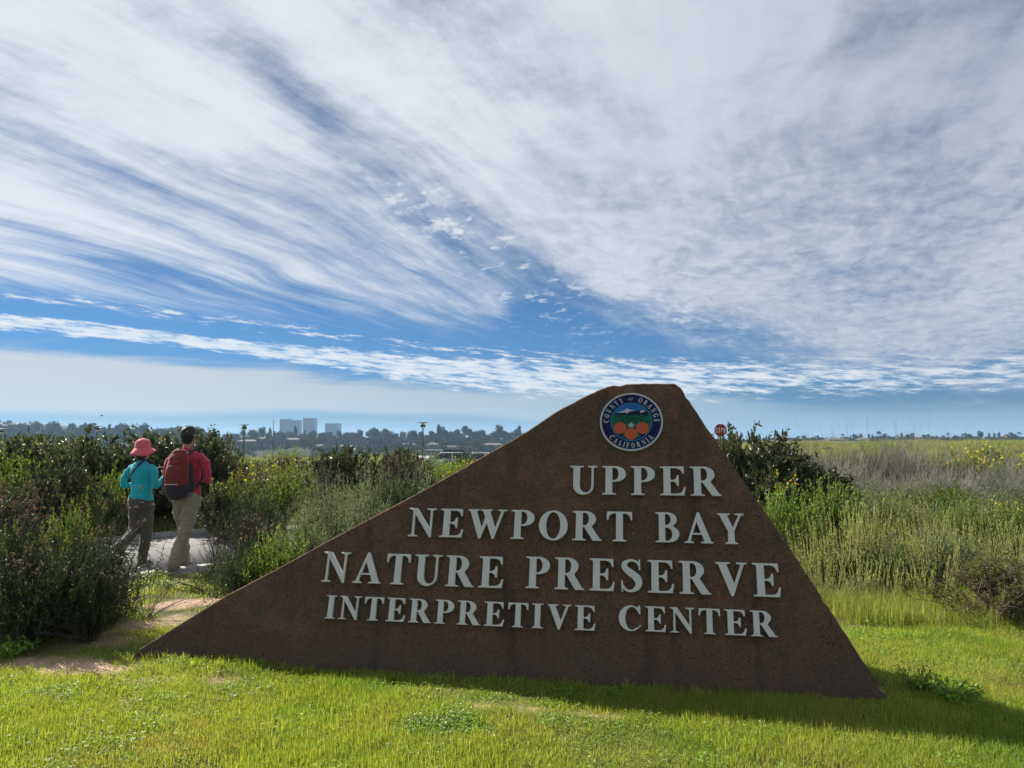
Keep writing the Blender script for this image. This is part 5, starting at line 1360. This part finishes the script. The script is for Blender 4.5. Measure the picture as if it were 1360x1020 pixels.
pts = [(.075, .02, 1.345), (.05, -.062, 1.33), (-.02, -.105, 1.24), (-.10, -.110, 1.13), (-.150, -.06, 1.04), (-.158, .02, .98), (-.10, .11, .95)]
fuse('bag_strap', [loft([(*p, .013, .005) for p in catmull(pts, 5)], 8, (0, 0, 1))], M_packdark, .005, 2, parent=wom)
bm = bmesh.new(); add_box(bm, .005, .06, -.118, -.112, .818, .824, Matrix.Rotation(.08, 4, 'Y')); bm_obj('pocket_trim', bm, M_tape, wom)
# pale cord looping from her hand
cd = catmull([(.265, .15, 1.22), (.235, .14, 1.245), (.17, .12, 1.25), (.10, .11, 1.235)], 6)
v_, f_ = tube_mesh([np.array(cd)], [(.0045, .004)], 6)
o = obj('cord', raw_mesh('cord', v_, f_, M_tape)); o.location = wom.location; o.rotation_euler = (0, 0, R(-10)); tag(o, 'thin pale cord held up in the right hand of the person in turquoise', 'cord')
# ------------------------------------------------------------------ far bluff: trees, houses, towers
def crown_parts(seed, H, Wd, lobes, n, trunk_h, conical=False):
    rng = r_(seed); P = []
    for k in range(lobes):
        a = rng.random() * 6.283; r0 = Wd * 0.28 * math.sqrt(rng.random())
        cz = trunk_h + (H - trunk_h) * (0.25 + 0.6 * rng.random()); cr = Wd * (0.20 + 0.14 * rng.random())
        if conical: cz = trunk_h + (H - trunk_h) * (k + .5) / lobes; cr = Wd * 0.42 * (1 - k / lobes) + .4; r0 = 0.3
        c_ = np.array((math.cos(a) * r0, math.sin(a) * r0, min(cz, H - cr * .7)))
        q = unit(rng.normal(size=(n // lobes, 3))) * cr * (0.55 + 0.5 * rng.random((n // lobes, 1))) * np.array((1, 1, 0.8))
        P.append(c_ + q)
    P = np.concatenate(P)
    V_, F = leaf_mesh(P, rng.normal(size=P.shape), 1.5 * (0.6 + .8 * rng.random(len(P))), 1.0, rng)
    tl = [np.array(((0, 0, -0.5), (0.1, 0, trunk_h * .6), (0, 0.1, H * .6)))] + [np.array(((0, 0, trunk_h * .6), (math.cos(a) * Wd * .2, math.sin(a) * Wd * .2, H * .65))) for a in (0.4, 2.5, 4.4)]
    tv, tf = tube_mesh(tl, [(0.35, 0.15)] + [(0.2, 0.08)] * 3, 5)
    return [('crown', raw_mesh('crown', V_, F, M_distant)), ('trunk', raw_mesh('trunk', tv, tf, M_bark))]
def palm_parts(seed, H):
    rng = r_(seed); ls = []
    for k in range(26):
        a = rng.random() * 6.283; e = rng.uniform(-0.5, 1.1); t = np.linspace(0, 1, 5)[:, None]
        h_ = np.array((math.cos(a), math.sin(a), 0)) * 2.6; ln = np.array((0, 0, H)) + h_ * t * math.cos(e) + np.array((0, 0, 1.0)) * (2.0 * math.sin(e) * t - 1.6 * t * t)
        ls.append(ln)
    P, D = along(ls, rng, 16, 0.1)
    V_, F = leaf_mesh(P, D + rng.normal(size=P.shape) * .5, 0.9, 0.35, rng)
    tv, tf = tube_mesh([np.array(((0, 0, -.5), (.15, 0, H * .5), (0, 0, H)))], [(0.3, 0.2)], 6)
    return [('crown', raw_mesh('crown', V_, F, M_distant)), ('trunk', raw_mesh('trunk', tv, tf, M_bark))]
far_kinds = [crown_parts(101, 11, 12, 7, 700, 3), crown_parts(102, 14, 11, 8, 700, 4), crown_parts(103, 9, 13, 6, 600, 2.2), crown_parts(104, 17, 8, 8, 500, 4), crown_parts(105, 16, 6, 7, 420, 2, True)]
palm_kinds = [palm_parts(111, 12), palm_parts(112, 9)]
protos = {}
def tree(key, parts, x, y, s, label, group, name):
    o = empty(name, (x, y, float(height(x, y)) - 0.3), random.random() * 6.28); o.scale = (s, s, s)
    tag(o, label, 'tree', group)
    for nm, me in parts: obj(nm, me, o)
    return o
rt = np.random.default_rng(201)
n_tree = 0
lab_t = ['broad dark tree in the hazy line of trees on the far bluff', 'full-crowned tree in the hazy line of trees on the far bluff', 'low wide tree in the hazy line of trees on the far bluff', 'tall narrow tree standing above the far line of trees', 'pointed conifer in the hazy line of trees on the far bluff']
for px in np.arange(-60, 700, 5.2):
    for row in range(2):
        d = (rt.uniform(862, 905) if row == 0 else rt.uniform(975, 1060))
        if row == 0 and rt.random() < 0.35: continue
        k = int(rt.choice(5, p=[.3, .24, .28, .1, .08])); q = px + rt.uniform(-3, 3)
        s = rt.uniform(0.65, 1.2) * (0.8 if row == 0 else 1.2) * (1.25 if q < 260 else 1)
        tree(k, far_kinds[k], (q - 680) / 1000 * d, d, s, lab_t[k], 'trees along the far bluff', 'distant_tree'); n_tree += 1
for px in np.arange(-50, 190, 7):
    d = rt.uniform(1350, 1800); k = int(rt.integers(0, 4))
    tree(k, far_kinds[k], (px - 680) / 1000 * d, d, rt.uniform(.5, 1.1), 'hazy tree among the houses on the far hill at the left', 'trees on the far hill', 'distant_tree')
for px in np.arange(1010, 1400, 7.5):
    d = rt.uniform(960, 1080); k = int(rt.integers(0, 5))
    tree(k, far_kinds[k], (px + rt.uniform(-3, 3) - 680) / 1000 * d, d, rt.uniform(.5, .95), 'small dark tree on the horizon beyond the field', 'trees on the horizon at right', 'distant_tree')
for px in (1059, 1083, 1118, 1163, 1166, 1190, 1231, 1237, 1258, 1279, 1302, 1309, 1324, 1341, 1352):
    d = rt.uniform(955, 1010)
    tree('p', palm_kinds[int(px) % 2], (px - 680) / 1000 * d, d, rt.uniform(.8, 1.25), 'palm tree sticking up from the horizon beyond the field', 'palms on the horizon', 'palm_tree')
# scrub that clothes the face of the bluff
n = 9000; t = rt.uniform(-0.78, 0.78, n); d = rt.uniform(780, 990, n); x = t * d; y = d
cl_ = [crown_parts(120, 3.2, 5.5, 4, 90, 0.2)[0][1], crown_parts(121, 2.2, 4.5, 3, 70, 0.1)[0][1]]
me_s = [m for m in cl_]
for m in me_s: m.name = 'bluff_clump'
keep = vnoise(x, y, 28, 18) > 0.36; x, y = x[keep], y[keep]
scatter('bluff_scrub', me_s, np.stack([x, y, height(x, y)], 1), rt.random(len(x)) * 6.28, 0.5 + 0.9 * rt.random(len(x)), rt.integers(0, 2, len(x)), 'dark scrub covering the face of the far bluff')

n = 3000; t = np.concatenate([rt.uniform(-0.76, 0.02, 2650), rt.uniform(0.33, 0.74, 350)]); d = np.concatenate([rt.uniform(852, 1100, 2650), rt.uniform(1010, 1150, 350)]); x = t * d; y = d
for nm_, me_ in (('wood_crown', far_kinds[0][0][1]), ('wood_crown', far_kinds[2][0][1])): pass
wc = [far_kinds[0][0][1].copy(), far_kinds[2][0][1].copy()]
for m in wc: m.name = 'wood_crown'
scatter('far_wood', wc, np.stack([x, y, height(x, y) - 1.5], 1), rt.random(n) * 6.28, 0.35 + 0.4 * rt.random(n), rt.integers(0, 2, n), 'continuous low wood between the houses on the far bluff')
M_wallA = plain('pale_render', (0.26, 0.24, 0.21), 0.9, var=.05, scale=.4); M_wallB = plain('tan_render', (0.20, 0.16, 0.12), 0.9, var=.05, scale=.4)
M_roofA = plain('clay_roof', (0.11, 0.08, 0.068), 0.9, var=.1, scale=1); M_roofB = plain('grey_roof', (0.13, 0.125, 0.12), 0.9, var=.1, scale=1)
M_pane = plain('dark_pane', (0.03, 0.04, 0.05), 0.15, var=0.02)
def house_parts(w_, dp, h, rf, wm, rm):
    bm = bmesh.new(); add_box(bm, -w_ / 2, w_ / 2, -dp / 2, dp / 2, -3, h); a = bpy.data.meshes.new('wall'); bm.to_mesh(a); bm.free(); a.materials.append(wm)
    bm = bmesh.new(); e = .6
    vs = [bm.verts.new(c) for c in ((-w_ / 2 - e, -dp / 2 - e, h + .01), (w_ / 2 + e, -dp / 2 - e, h + .01), (w_ / 2 + e, dp / 2 + e, h + .01), (-w_ / 2 - e, dp / 2 + e, h + .01), (-w_ / 2 + dp * .35, 0, h + rf), (w_ / 2 - dp * .35, 0, h + rf))]
    for q in ((0, 1, 5, 4), (1, 2, 5), (2, 3, 4, 5), (3, 0, 4), (3, 2, 1, 0)): bm.faces.new([vs[i] for i in q])
    b = bpy.data.meshes.new('roof'); bm.to_mesh(b); bm.free(); b.materials.append(rm)
    bm = bmesh.new(); add_box(bm, -0.9, 0.9, -0.03, 0.05, 0, 1.3); c_ = bpy.data.meshes.new('window'); bm.to_mesh(c_); bm.free(); c_.materials.append(M_pane)
    return a, b, c_, w_, dp, h
hk = [house_parts(16, 10, 3.4, 2.2, M_wallA, M_roofA), house_parts(22, 11, 5.6, 2.0, M_wallB, M_roofB), house_parts(13, 9, 5.4, 2.4, M_wallA, M_roofB), house_parts(26, 10, 3.2, 1.8, M_wallA, M_roofA)]
def house(k, x, y, rz, label, group):
    a, b, c_, w_, dp, h = hk[k]
    o = empty('house', (x, y, float(height(x, y)) + .2), rz); tag(o, label, 'house', group)
    obj('wall', a, o); obj('roof', b, o)
    for fl in range(1 if h < 4 else 2):
        for i in range(int(w_ // 4)): obj('window', c_, o, (-w_ / 2 + 2.2 + i * 4, -dp / 2 - 0.04, 1.0 + fl * 2.7))
for k, px in enumerate([303, 331, 352, 458, 492, 541, 575, 606, 634, 655, 240, 215, 428, 388]):
    d = 868 + (k % 3) * 14
    house(k % 4, (px - 680) / 1000 * d, d, rt.uniform(-.25, .25), 'low pale house among the trees on top of the far bluff', 'houses on the far bluff')
for k, px in enumerate([5, 22, 38, 52, 64, 78, 90, 104, 118, 132, 30, 58, 84, 110, 46, 72, 98, 14]):
    d = 1280 + 45 * (k % 9) + (k // 10) * 60
    house(k % 4, (px - 680) / 1000 * d, d, rt.uniform(-.4, .4), 'small hazy house on the hillside at the far left', 'houses on the far hill')
for k, px in enumerate([1092, 1108, 1145, 1150, 1178]):
    house(k % 4, (px - 680) / 1000 * 900, 900, 0.1, 'pale low building on the horizon right of the monument', 'buildings on the horizon at right')

rows_of(in_group('houses on the far bluff'), (0, 9000), ('counting from the left',), 'low pale house', 'on top of the far bluff')
rows_of(in_group('buildings on the horizon at right'), (0, 9000), ('counting from the monument',), 'pale low building', 'on the horizon')
rows_of(in_group('palms on the horizon'), (0, 9000), ('counting from the monument',), 'palm tree', 'on the horizon beyond the field')
# office towers: body, recessed bands, vertical fins, rooftop plant
M_tower = plain('tower_concrete', (0.17, 0.17, 0.18), 0.7, var=.03, scale=.05); M_tglass = plain('tower_glass', (0.05, 0.065, 0.085), 0.3, var=.03, scale=.05)
def tower(px0, px1, py_top, label, steps=None):
    d = 2500.0; x0, x1 = (px0 - 680) / 1000 * d, (px1 - 680) / 1000 * d; zt = at(0, py_top, d).z
    xc, w_ = (x0 + x1) / 2, x1 - x0; z0 = float(height(xc, d)) - 1
    o = empty('office_tower', (xc, d, z0)); tag(o, label, 'office tower')
    H = zt - z0; dp = w_ * .9
    bm = bmesh.new(); add_box(bm, -w_ / 2, w_ / 2, -dp / 2, dp / 2, 0, H); me = bpy.data.meshes.new('wall'); bm.to_mesh(me); bm.free(); me.materials.append(M_tglass); obj('wall', me, o)
    bm = bmesh.new(); add_box(bm, -w_ / 2 - .5, w_ / 2 + .5, -.8, 0, 0, 1.3); mb = bpy.data.meshes.new('floor_band'); bm.to_mesh(mb); bm.free(); mb.materials.append(M_tower)
    bm = bmesh.new(); add_box(bm, -.6, .6, -1.4, 0, 0, H); mf = bpy.data.meshes.new('fin'); bm.to_mesh(mf); bm.free(); mf.materials.append(M_tower)
    for k in range(int(H / 4)): obj('floor_band', mb, o, (0, -dp / 2 - .002, k * 4.0))
    nf = max(3, int(w_ / 5))
    for k in range(nf + 1): obj('fin', mf, o, (-w_ / 2 + w_ * k / nf, -dp / 2 - .9, 0))
    bm = bmesh.new(); add_box(bm, -w_ / 2 - .8, w_ / 2 + .8, -dp / 2 - 1.6, dp / 2, H + .01, H + 2.5); me = bpy.data.meshes.new('parapet'); bm.to_mesh(me); bm.free(); me.materials.append(M_tower); obj('parapet', me, o)
tower(374, 386, 557.5, 'leftmost of the hazy office towers, the slimmer half of the joined pair')
tower(387.2, 400, 559, 'second hazy office tower, slightly lower, joined to the leftmost one')
tower(405, 420, 556.5, 'tallest hazy office tower, standing alone in the middle')
tower(434.5, 452, 563.5, 'lowest hazy office tower, rightmost of the group')

# ------------------------------------------------------------------ street lamps in the car park
M_post = plain('post_grey', (0.10, 0.12, 0.14), 0.5, 0.4, var=.04); M_black = plain('black_metal', (0.02, 0.02, 0.022), 0.45, 0.3, var=.03)
M_lens = plain('pale_lens', (0.75, 0.74, 0.70), 0.3, var=.02)
def lamp_parts():
    bm = bmesh.new(); add_lathe(bm, [(0.16, -0.3), (0.16, 0.3), (0.075, 0.36), (0.06, 4.2)], 12); a = ('post', bm, M_post)
    bm = bmesh.new(); add_lathe(bm, [(0.07, 4.2), (0.13, 4.3), (0.20, 4.42), (0.21, 4.46)], 14); b = ('lower_cup', bm, M_lens)
    bm = bmesh.new(); add_lathe(bm, [(0.23, 4.461), (0.23, 4.60), (0.14, 4.66)], 14); c_ = ('collar', bm, M_black)
    bm = bmesh.new(); add_lathe(bm, [(0.13, 4.661), (0.17, 4.82)], 14); d = ('lens', bm, M_lens)
    bm = bmesh.new(); add_lathe(bm, [(0.18, 4.821), (0.47, 4.85), (0.48, 4.88), (0.10, 4.93)], 20); e = ('shade', bm, M_post)
    res = []
    for nm, bm, m in (a, b, c_, d, e):
        me = bpy.data.meshes.new(nm); bmesh.ops.recalc_face_normals(bm, faces=bm.faces); bm.to_mesh(me); bm.free(); me.materials.append(m); res.append((nm, me))
    return res
lp = lamp_parts()
for px, py, d, lab in ((325, 563.5, 68, 'dark lamp post with flat round shade right of the person in red'), (562, 560.5, 66, 'dark lamp post with flat round shade nearest the monument'), (394, 592, 112, 'smallest and farthest lamp post, below the office towers'),
                       (3, 569, 78, 'lamp post cut by the left edge of the photo'), (130, 565, 70, 'lamp post whose flat shade just clears the dark hedge on the left')):
    z0 = float(height((px - 680) / 1000 * d, d)); zt = at(px, py, d).z
    o = empty('street_lamp', ((px - 680) / 1000 * d, d, z0)); s = (zt - z0) / 4.93; o.scale = ((1, 1, s) if d < 100 else (1, 1, s)); tag(o, lab, 'street lamp', 'street lamps beyond the scrub')
    for nm, me in lp: obj(nm, me, o)
def thin_pole(px, d, top, lab):
    x = (px - 680) / 1000 * d; z0 = float(height(x, d)); bm = bmesh.new(); add_lathe(bm, [(0.05, 0), (0.03, at(px, top, d).z - z0)], 8)
    add_lathe(bm, [(0.12, -.1), (0.12, .12)], 8)
    o = bm_obj('pole', bm, M_post); o.location = (x, d, z0); tag(o, lab, 'pole')
thin_pole(363.5, 95, 558, 'very thin tall pole left of the office towers')
thin_pole(322.8, 60, 590, 'short thin pole beside the left lamp post')

# ------------------------------------------------------------------ parked cars beyond the scrub
def car(px, d, rz, paint, label, L=4.7, W_=1.85, H=1.5, name='parked_car'):
    x = (px - 680) / 1000 * d; z0 = float(height(x, d)); o = empty(name, (x, d, z0), rz); tag(o, label, 'car')
    mp = plain('car_paint', paint, 0.25, 0.0, var=.01)
    prof = [(-L / 2, .35), (-L / 2 + .02, .75), (-L / 2 + .25, .92), (-L / 2 + 1.15, .98), (L / 2 - .75, .98), (L / 2 - .1, .88), (L / 2, .6), (L / 2, .32)]
    bm = bmesh.new(); sec = []
    for sgn, k in ((-1, 1.0), (1, 1.0)):
        sec.append([bm.verts.new((px_, sgn * W_ / 2 * (0.96 if z > .85 else 1), z)) for px_, z in prof])
    for i in range(len(prof)):
        j = (i + 1) % len(prof); bm.faces.new((sec[0][i], sec[0][j], sec[1][j], sec[1][i]))
    bm.faces.new(sec[0][::-1]); bm.faces.new(sec[1])
    bm_obj('body', bm, mp, o, bevel=0.05)
    cab = [(-L / 2 + .95, .97), (-L / 2 + 1.6, H - .07), (-L / 2 + 2.1, H - .06), (L / 2 - 1.35, H - .07), (L / 2 - .6, .97)]
    bm = bmesh.new(); a = [bm.verts.new((p, -W_ / 2 * (.9 if z < 1.1 else .74), z)) for p, z in cab]; b = [bm.verts.new((p, W_ / 2 * (.9 if z < 1.1 else .74), z)) for p, z in cab]
    for i in range(5):
        j = (i + 1) % 5; bm.faces.new((a[i], a[j], b[j], b[i]))
    bm.faces.new(a[::-1]); bm.faces.new(b); bm_obj('window_glass', bm, M_pane, o)
    bm = bmesh.new(); add_box(bm, -L / 2 + 1.55, L / 2 - 1.3, -W_ * .38, W_ * .38, H - .058, H); bm_obj('roof', bm, mp, o, bevel=.02)
    bm = bmesh.new()
    for yy in (-1, 1): add_box(bm, .1, .2, yy * W_ * .445 - .02, yy * W_ * .445 + .02, .98, H - .06)
    bm_obj('door_pillar', bm, mp, o)
    for sx_ in (-L / 2 + .85, L / 2 - .9):
        for yy in (-1, 1):
            w_ = empty('wheel'); w_.parent = o; w_.location = (sx_, yy * (W_ / 2 - .1), .33); w_.rotation_euler = (R(90), 0, 0)
            bm = bmesh.new(); add_lathe(bm, [(.2, -.11), (.33, -.09), (.33, .09), (.2, .11)], 18); bm_obj('tyre', bm, M_black, w_)
            bm = bmesh.new(); add_lathe(bm, [(.2, -.115), (.2, .115)], 14); bm_obj('rim', bm, M_post, w_)
    for sx_, yy in ((-L / 2, -1), (-L / 2, 1)):
        bm = bmesh.new(); add_box(bm, sx_ - .02, sx_ + .1, yy * W_ * .36 - .18, yy * W_ * .36 + .18, .62, .78); bm_obj('headlight', bm, M_lens, o)
car(598, 62, 0.12, (0.75, 0.75, 0.76), 'white car parked beyond the yellow flowers by the monument slope')
car(602, 69, 0.05, (0.05, 0.055, 0.06), 'dark car parked behind the white one, only its roof showing', H=1.65)
car(575, 72, 1.3, (0.62, 0.63, 0.64), 'pale car left of the white one beyond the scrub')
car(640, 66, 0.2, (0.70, 0.70, 0.70), 'pale car partly behind the monument slope')
for k, (px, d, tp, w_) in enumerate([(594, 84, 597, 22), (612, 88, 598, 26), (628, 86, 601, 18), (560, 90, 600, 24), (540, 95, 602, 24)]):
    plant('sumac', px, d, tp, w_, 'round dark bush beyond the parked cars', SH, 'bushes beyond the parked cars', 'shrub')

# ------------------------------------------------------------------ stop sign
d = 26.0; c_ = at(957, 571.5, d); z0 = float(height(c_.x, d)); rad = 0.0085 * d / math.cos(R(22.5)) * 0.98
stop = empty('stop_sign', (c_.x, d, z0)); tag(stop, 'red octagonal STOP sign showing above the dark bush right of the monument', 'stop sign')
M_red = plain('sign_red', (0.34, 0.018, 0.025), 0.4, var=.03); M_swhite = plain('sign_white', (0.7, 0.68, 0.68), 0.4, var=.02)
octa = lambda r: [(r * math.cos(R(22.5 + 45 * i)), r * math.sin(R(22.5 + 45 * i))) for i in range(8)]
ROT = Matrix.Rotation(R(90), 4, 'X')
def stand(o, y): o.matrix_basis = Matrix.Translation((0, y, c_.z - z0)) @ ROT
stand(flat_shape('border', [octa(rad)], M_swhite, 0, .004, stop), 0); stand(flat_shape('panel', [octa(rad * .95)], M_red, 0, .004, stop), -0.004)
bm = bmesh.new(); add_box(bm, -.03, .03, .01, .06, -.2, c_.z - z0 + rad * .8); bm_obj('post', bm, M_post, stop)
def bar_letters(txt, h, w_, t, gap):
    out = []; x = 0
    for ch in txt:
        if ch == 'T': polys = [[(w_ / 2 - t / 2, 0), (w_ / 2 + t / 2, 0), (w_ / 2 + t / 2, h - t), (w_, h - t), (w_, h), (0, h), (0, h - t), (w_ / 2 - t / 2, h - t)]]
        elif ch == 'O': polys = [[(w_ * .25, 0), (w_ * .75, 0), (w_, h * .2), (w_, h * .8), (w_ * .75, h), (w_ * .25, h), (0, h * .8), (0, h * .2)], [(t * 1.2, t), (t, h * .25), (t, h * .75), (t * 1.2, h - t), (w_ - t * 1.2, h - t), (w_ - t, h * .75), (w_ - t, h * .25), (w_ - t * 1.2, t)]]
        elif ch == 'P': polys = [[(0, 0), (t, 0), (t, h * .38), (w_ * .75, h * .38), (w_, h * .52), (w_, h * .86), (w_ * .75, h), (0, h)], [(t, h * .38 + t), (t, h - t), (w_ - t * 1.2, h - t), (w_ - t, h * .8), (w_ - t, h * .6), (w_ - t * 1.2, h * .38 + t)]]
        else: polys = [[(w_ * .2, 0), (w_ * .8, 0), (w_, h * .15), (w_, h * .45), (w_ * .8, h * .58), (w_ * .3, h * .62), (t, h * .7), (t, h * .8), (w_ * .3, h - t), (w_ - t, h * .82), (w_, h * .88), (w_ * .8, h), (w_ * .2, h), (0, h * .86), (0, h * .62), (w_ * .2, h * .5), (w_ * .7, h * .44), (w_ - t, h * .36), (w_ - t, h * .22), (w_ * .7, t), (w_ * .3, t), (t * .6, h * .2), (0, h * .14)]]
        out.append([[(px_ + x, py_) for px_, py_ in p] for p in polys]); x += w_ + gap
    return out, x - gap
ls, tw_ = bar_letters('STOP', rad * .72, rad * .32, rad * .10, rad * .09)
for P_ in ls:
    o = flat_shape('letter', P_, M_swhite, 0, .003, stop); o.matrix_basis = Matrix.Translation((-tw_ / 2, -0.0085, c_.z - z0 - rad * .36)) @ ROT
for o in COL.objects:
    if 'kd' in o: del o['kd']
# a bird far off over the hedge
bm = bmesh.new(); p = at(135, 552, 120)
add_lathe(bm, [(0.01, -.28), (0.07, -.12), (0.08, .05), (0.04, .2), (0.01, .28)], 8, Matrix.Rotation(R(80), 4, 'Y'))
for s in (-1, 1):
    vs = [bm.verts.new(q) for q in ((.1, s * .05, .02), (-.08, s * .05, .02), (-.12, s * .36, .16), (-.22, s * .7, .06), (.0, s * .42, .17))]
    bm.faces.new(vs)
o = bm_obj('bird', bm, M_black); o.location = p; o.rotation_euler = (0, 0, .6); tag(o, 'small dark bird flying above the far trees left of the pink hat', 'bird')
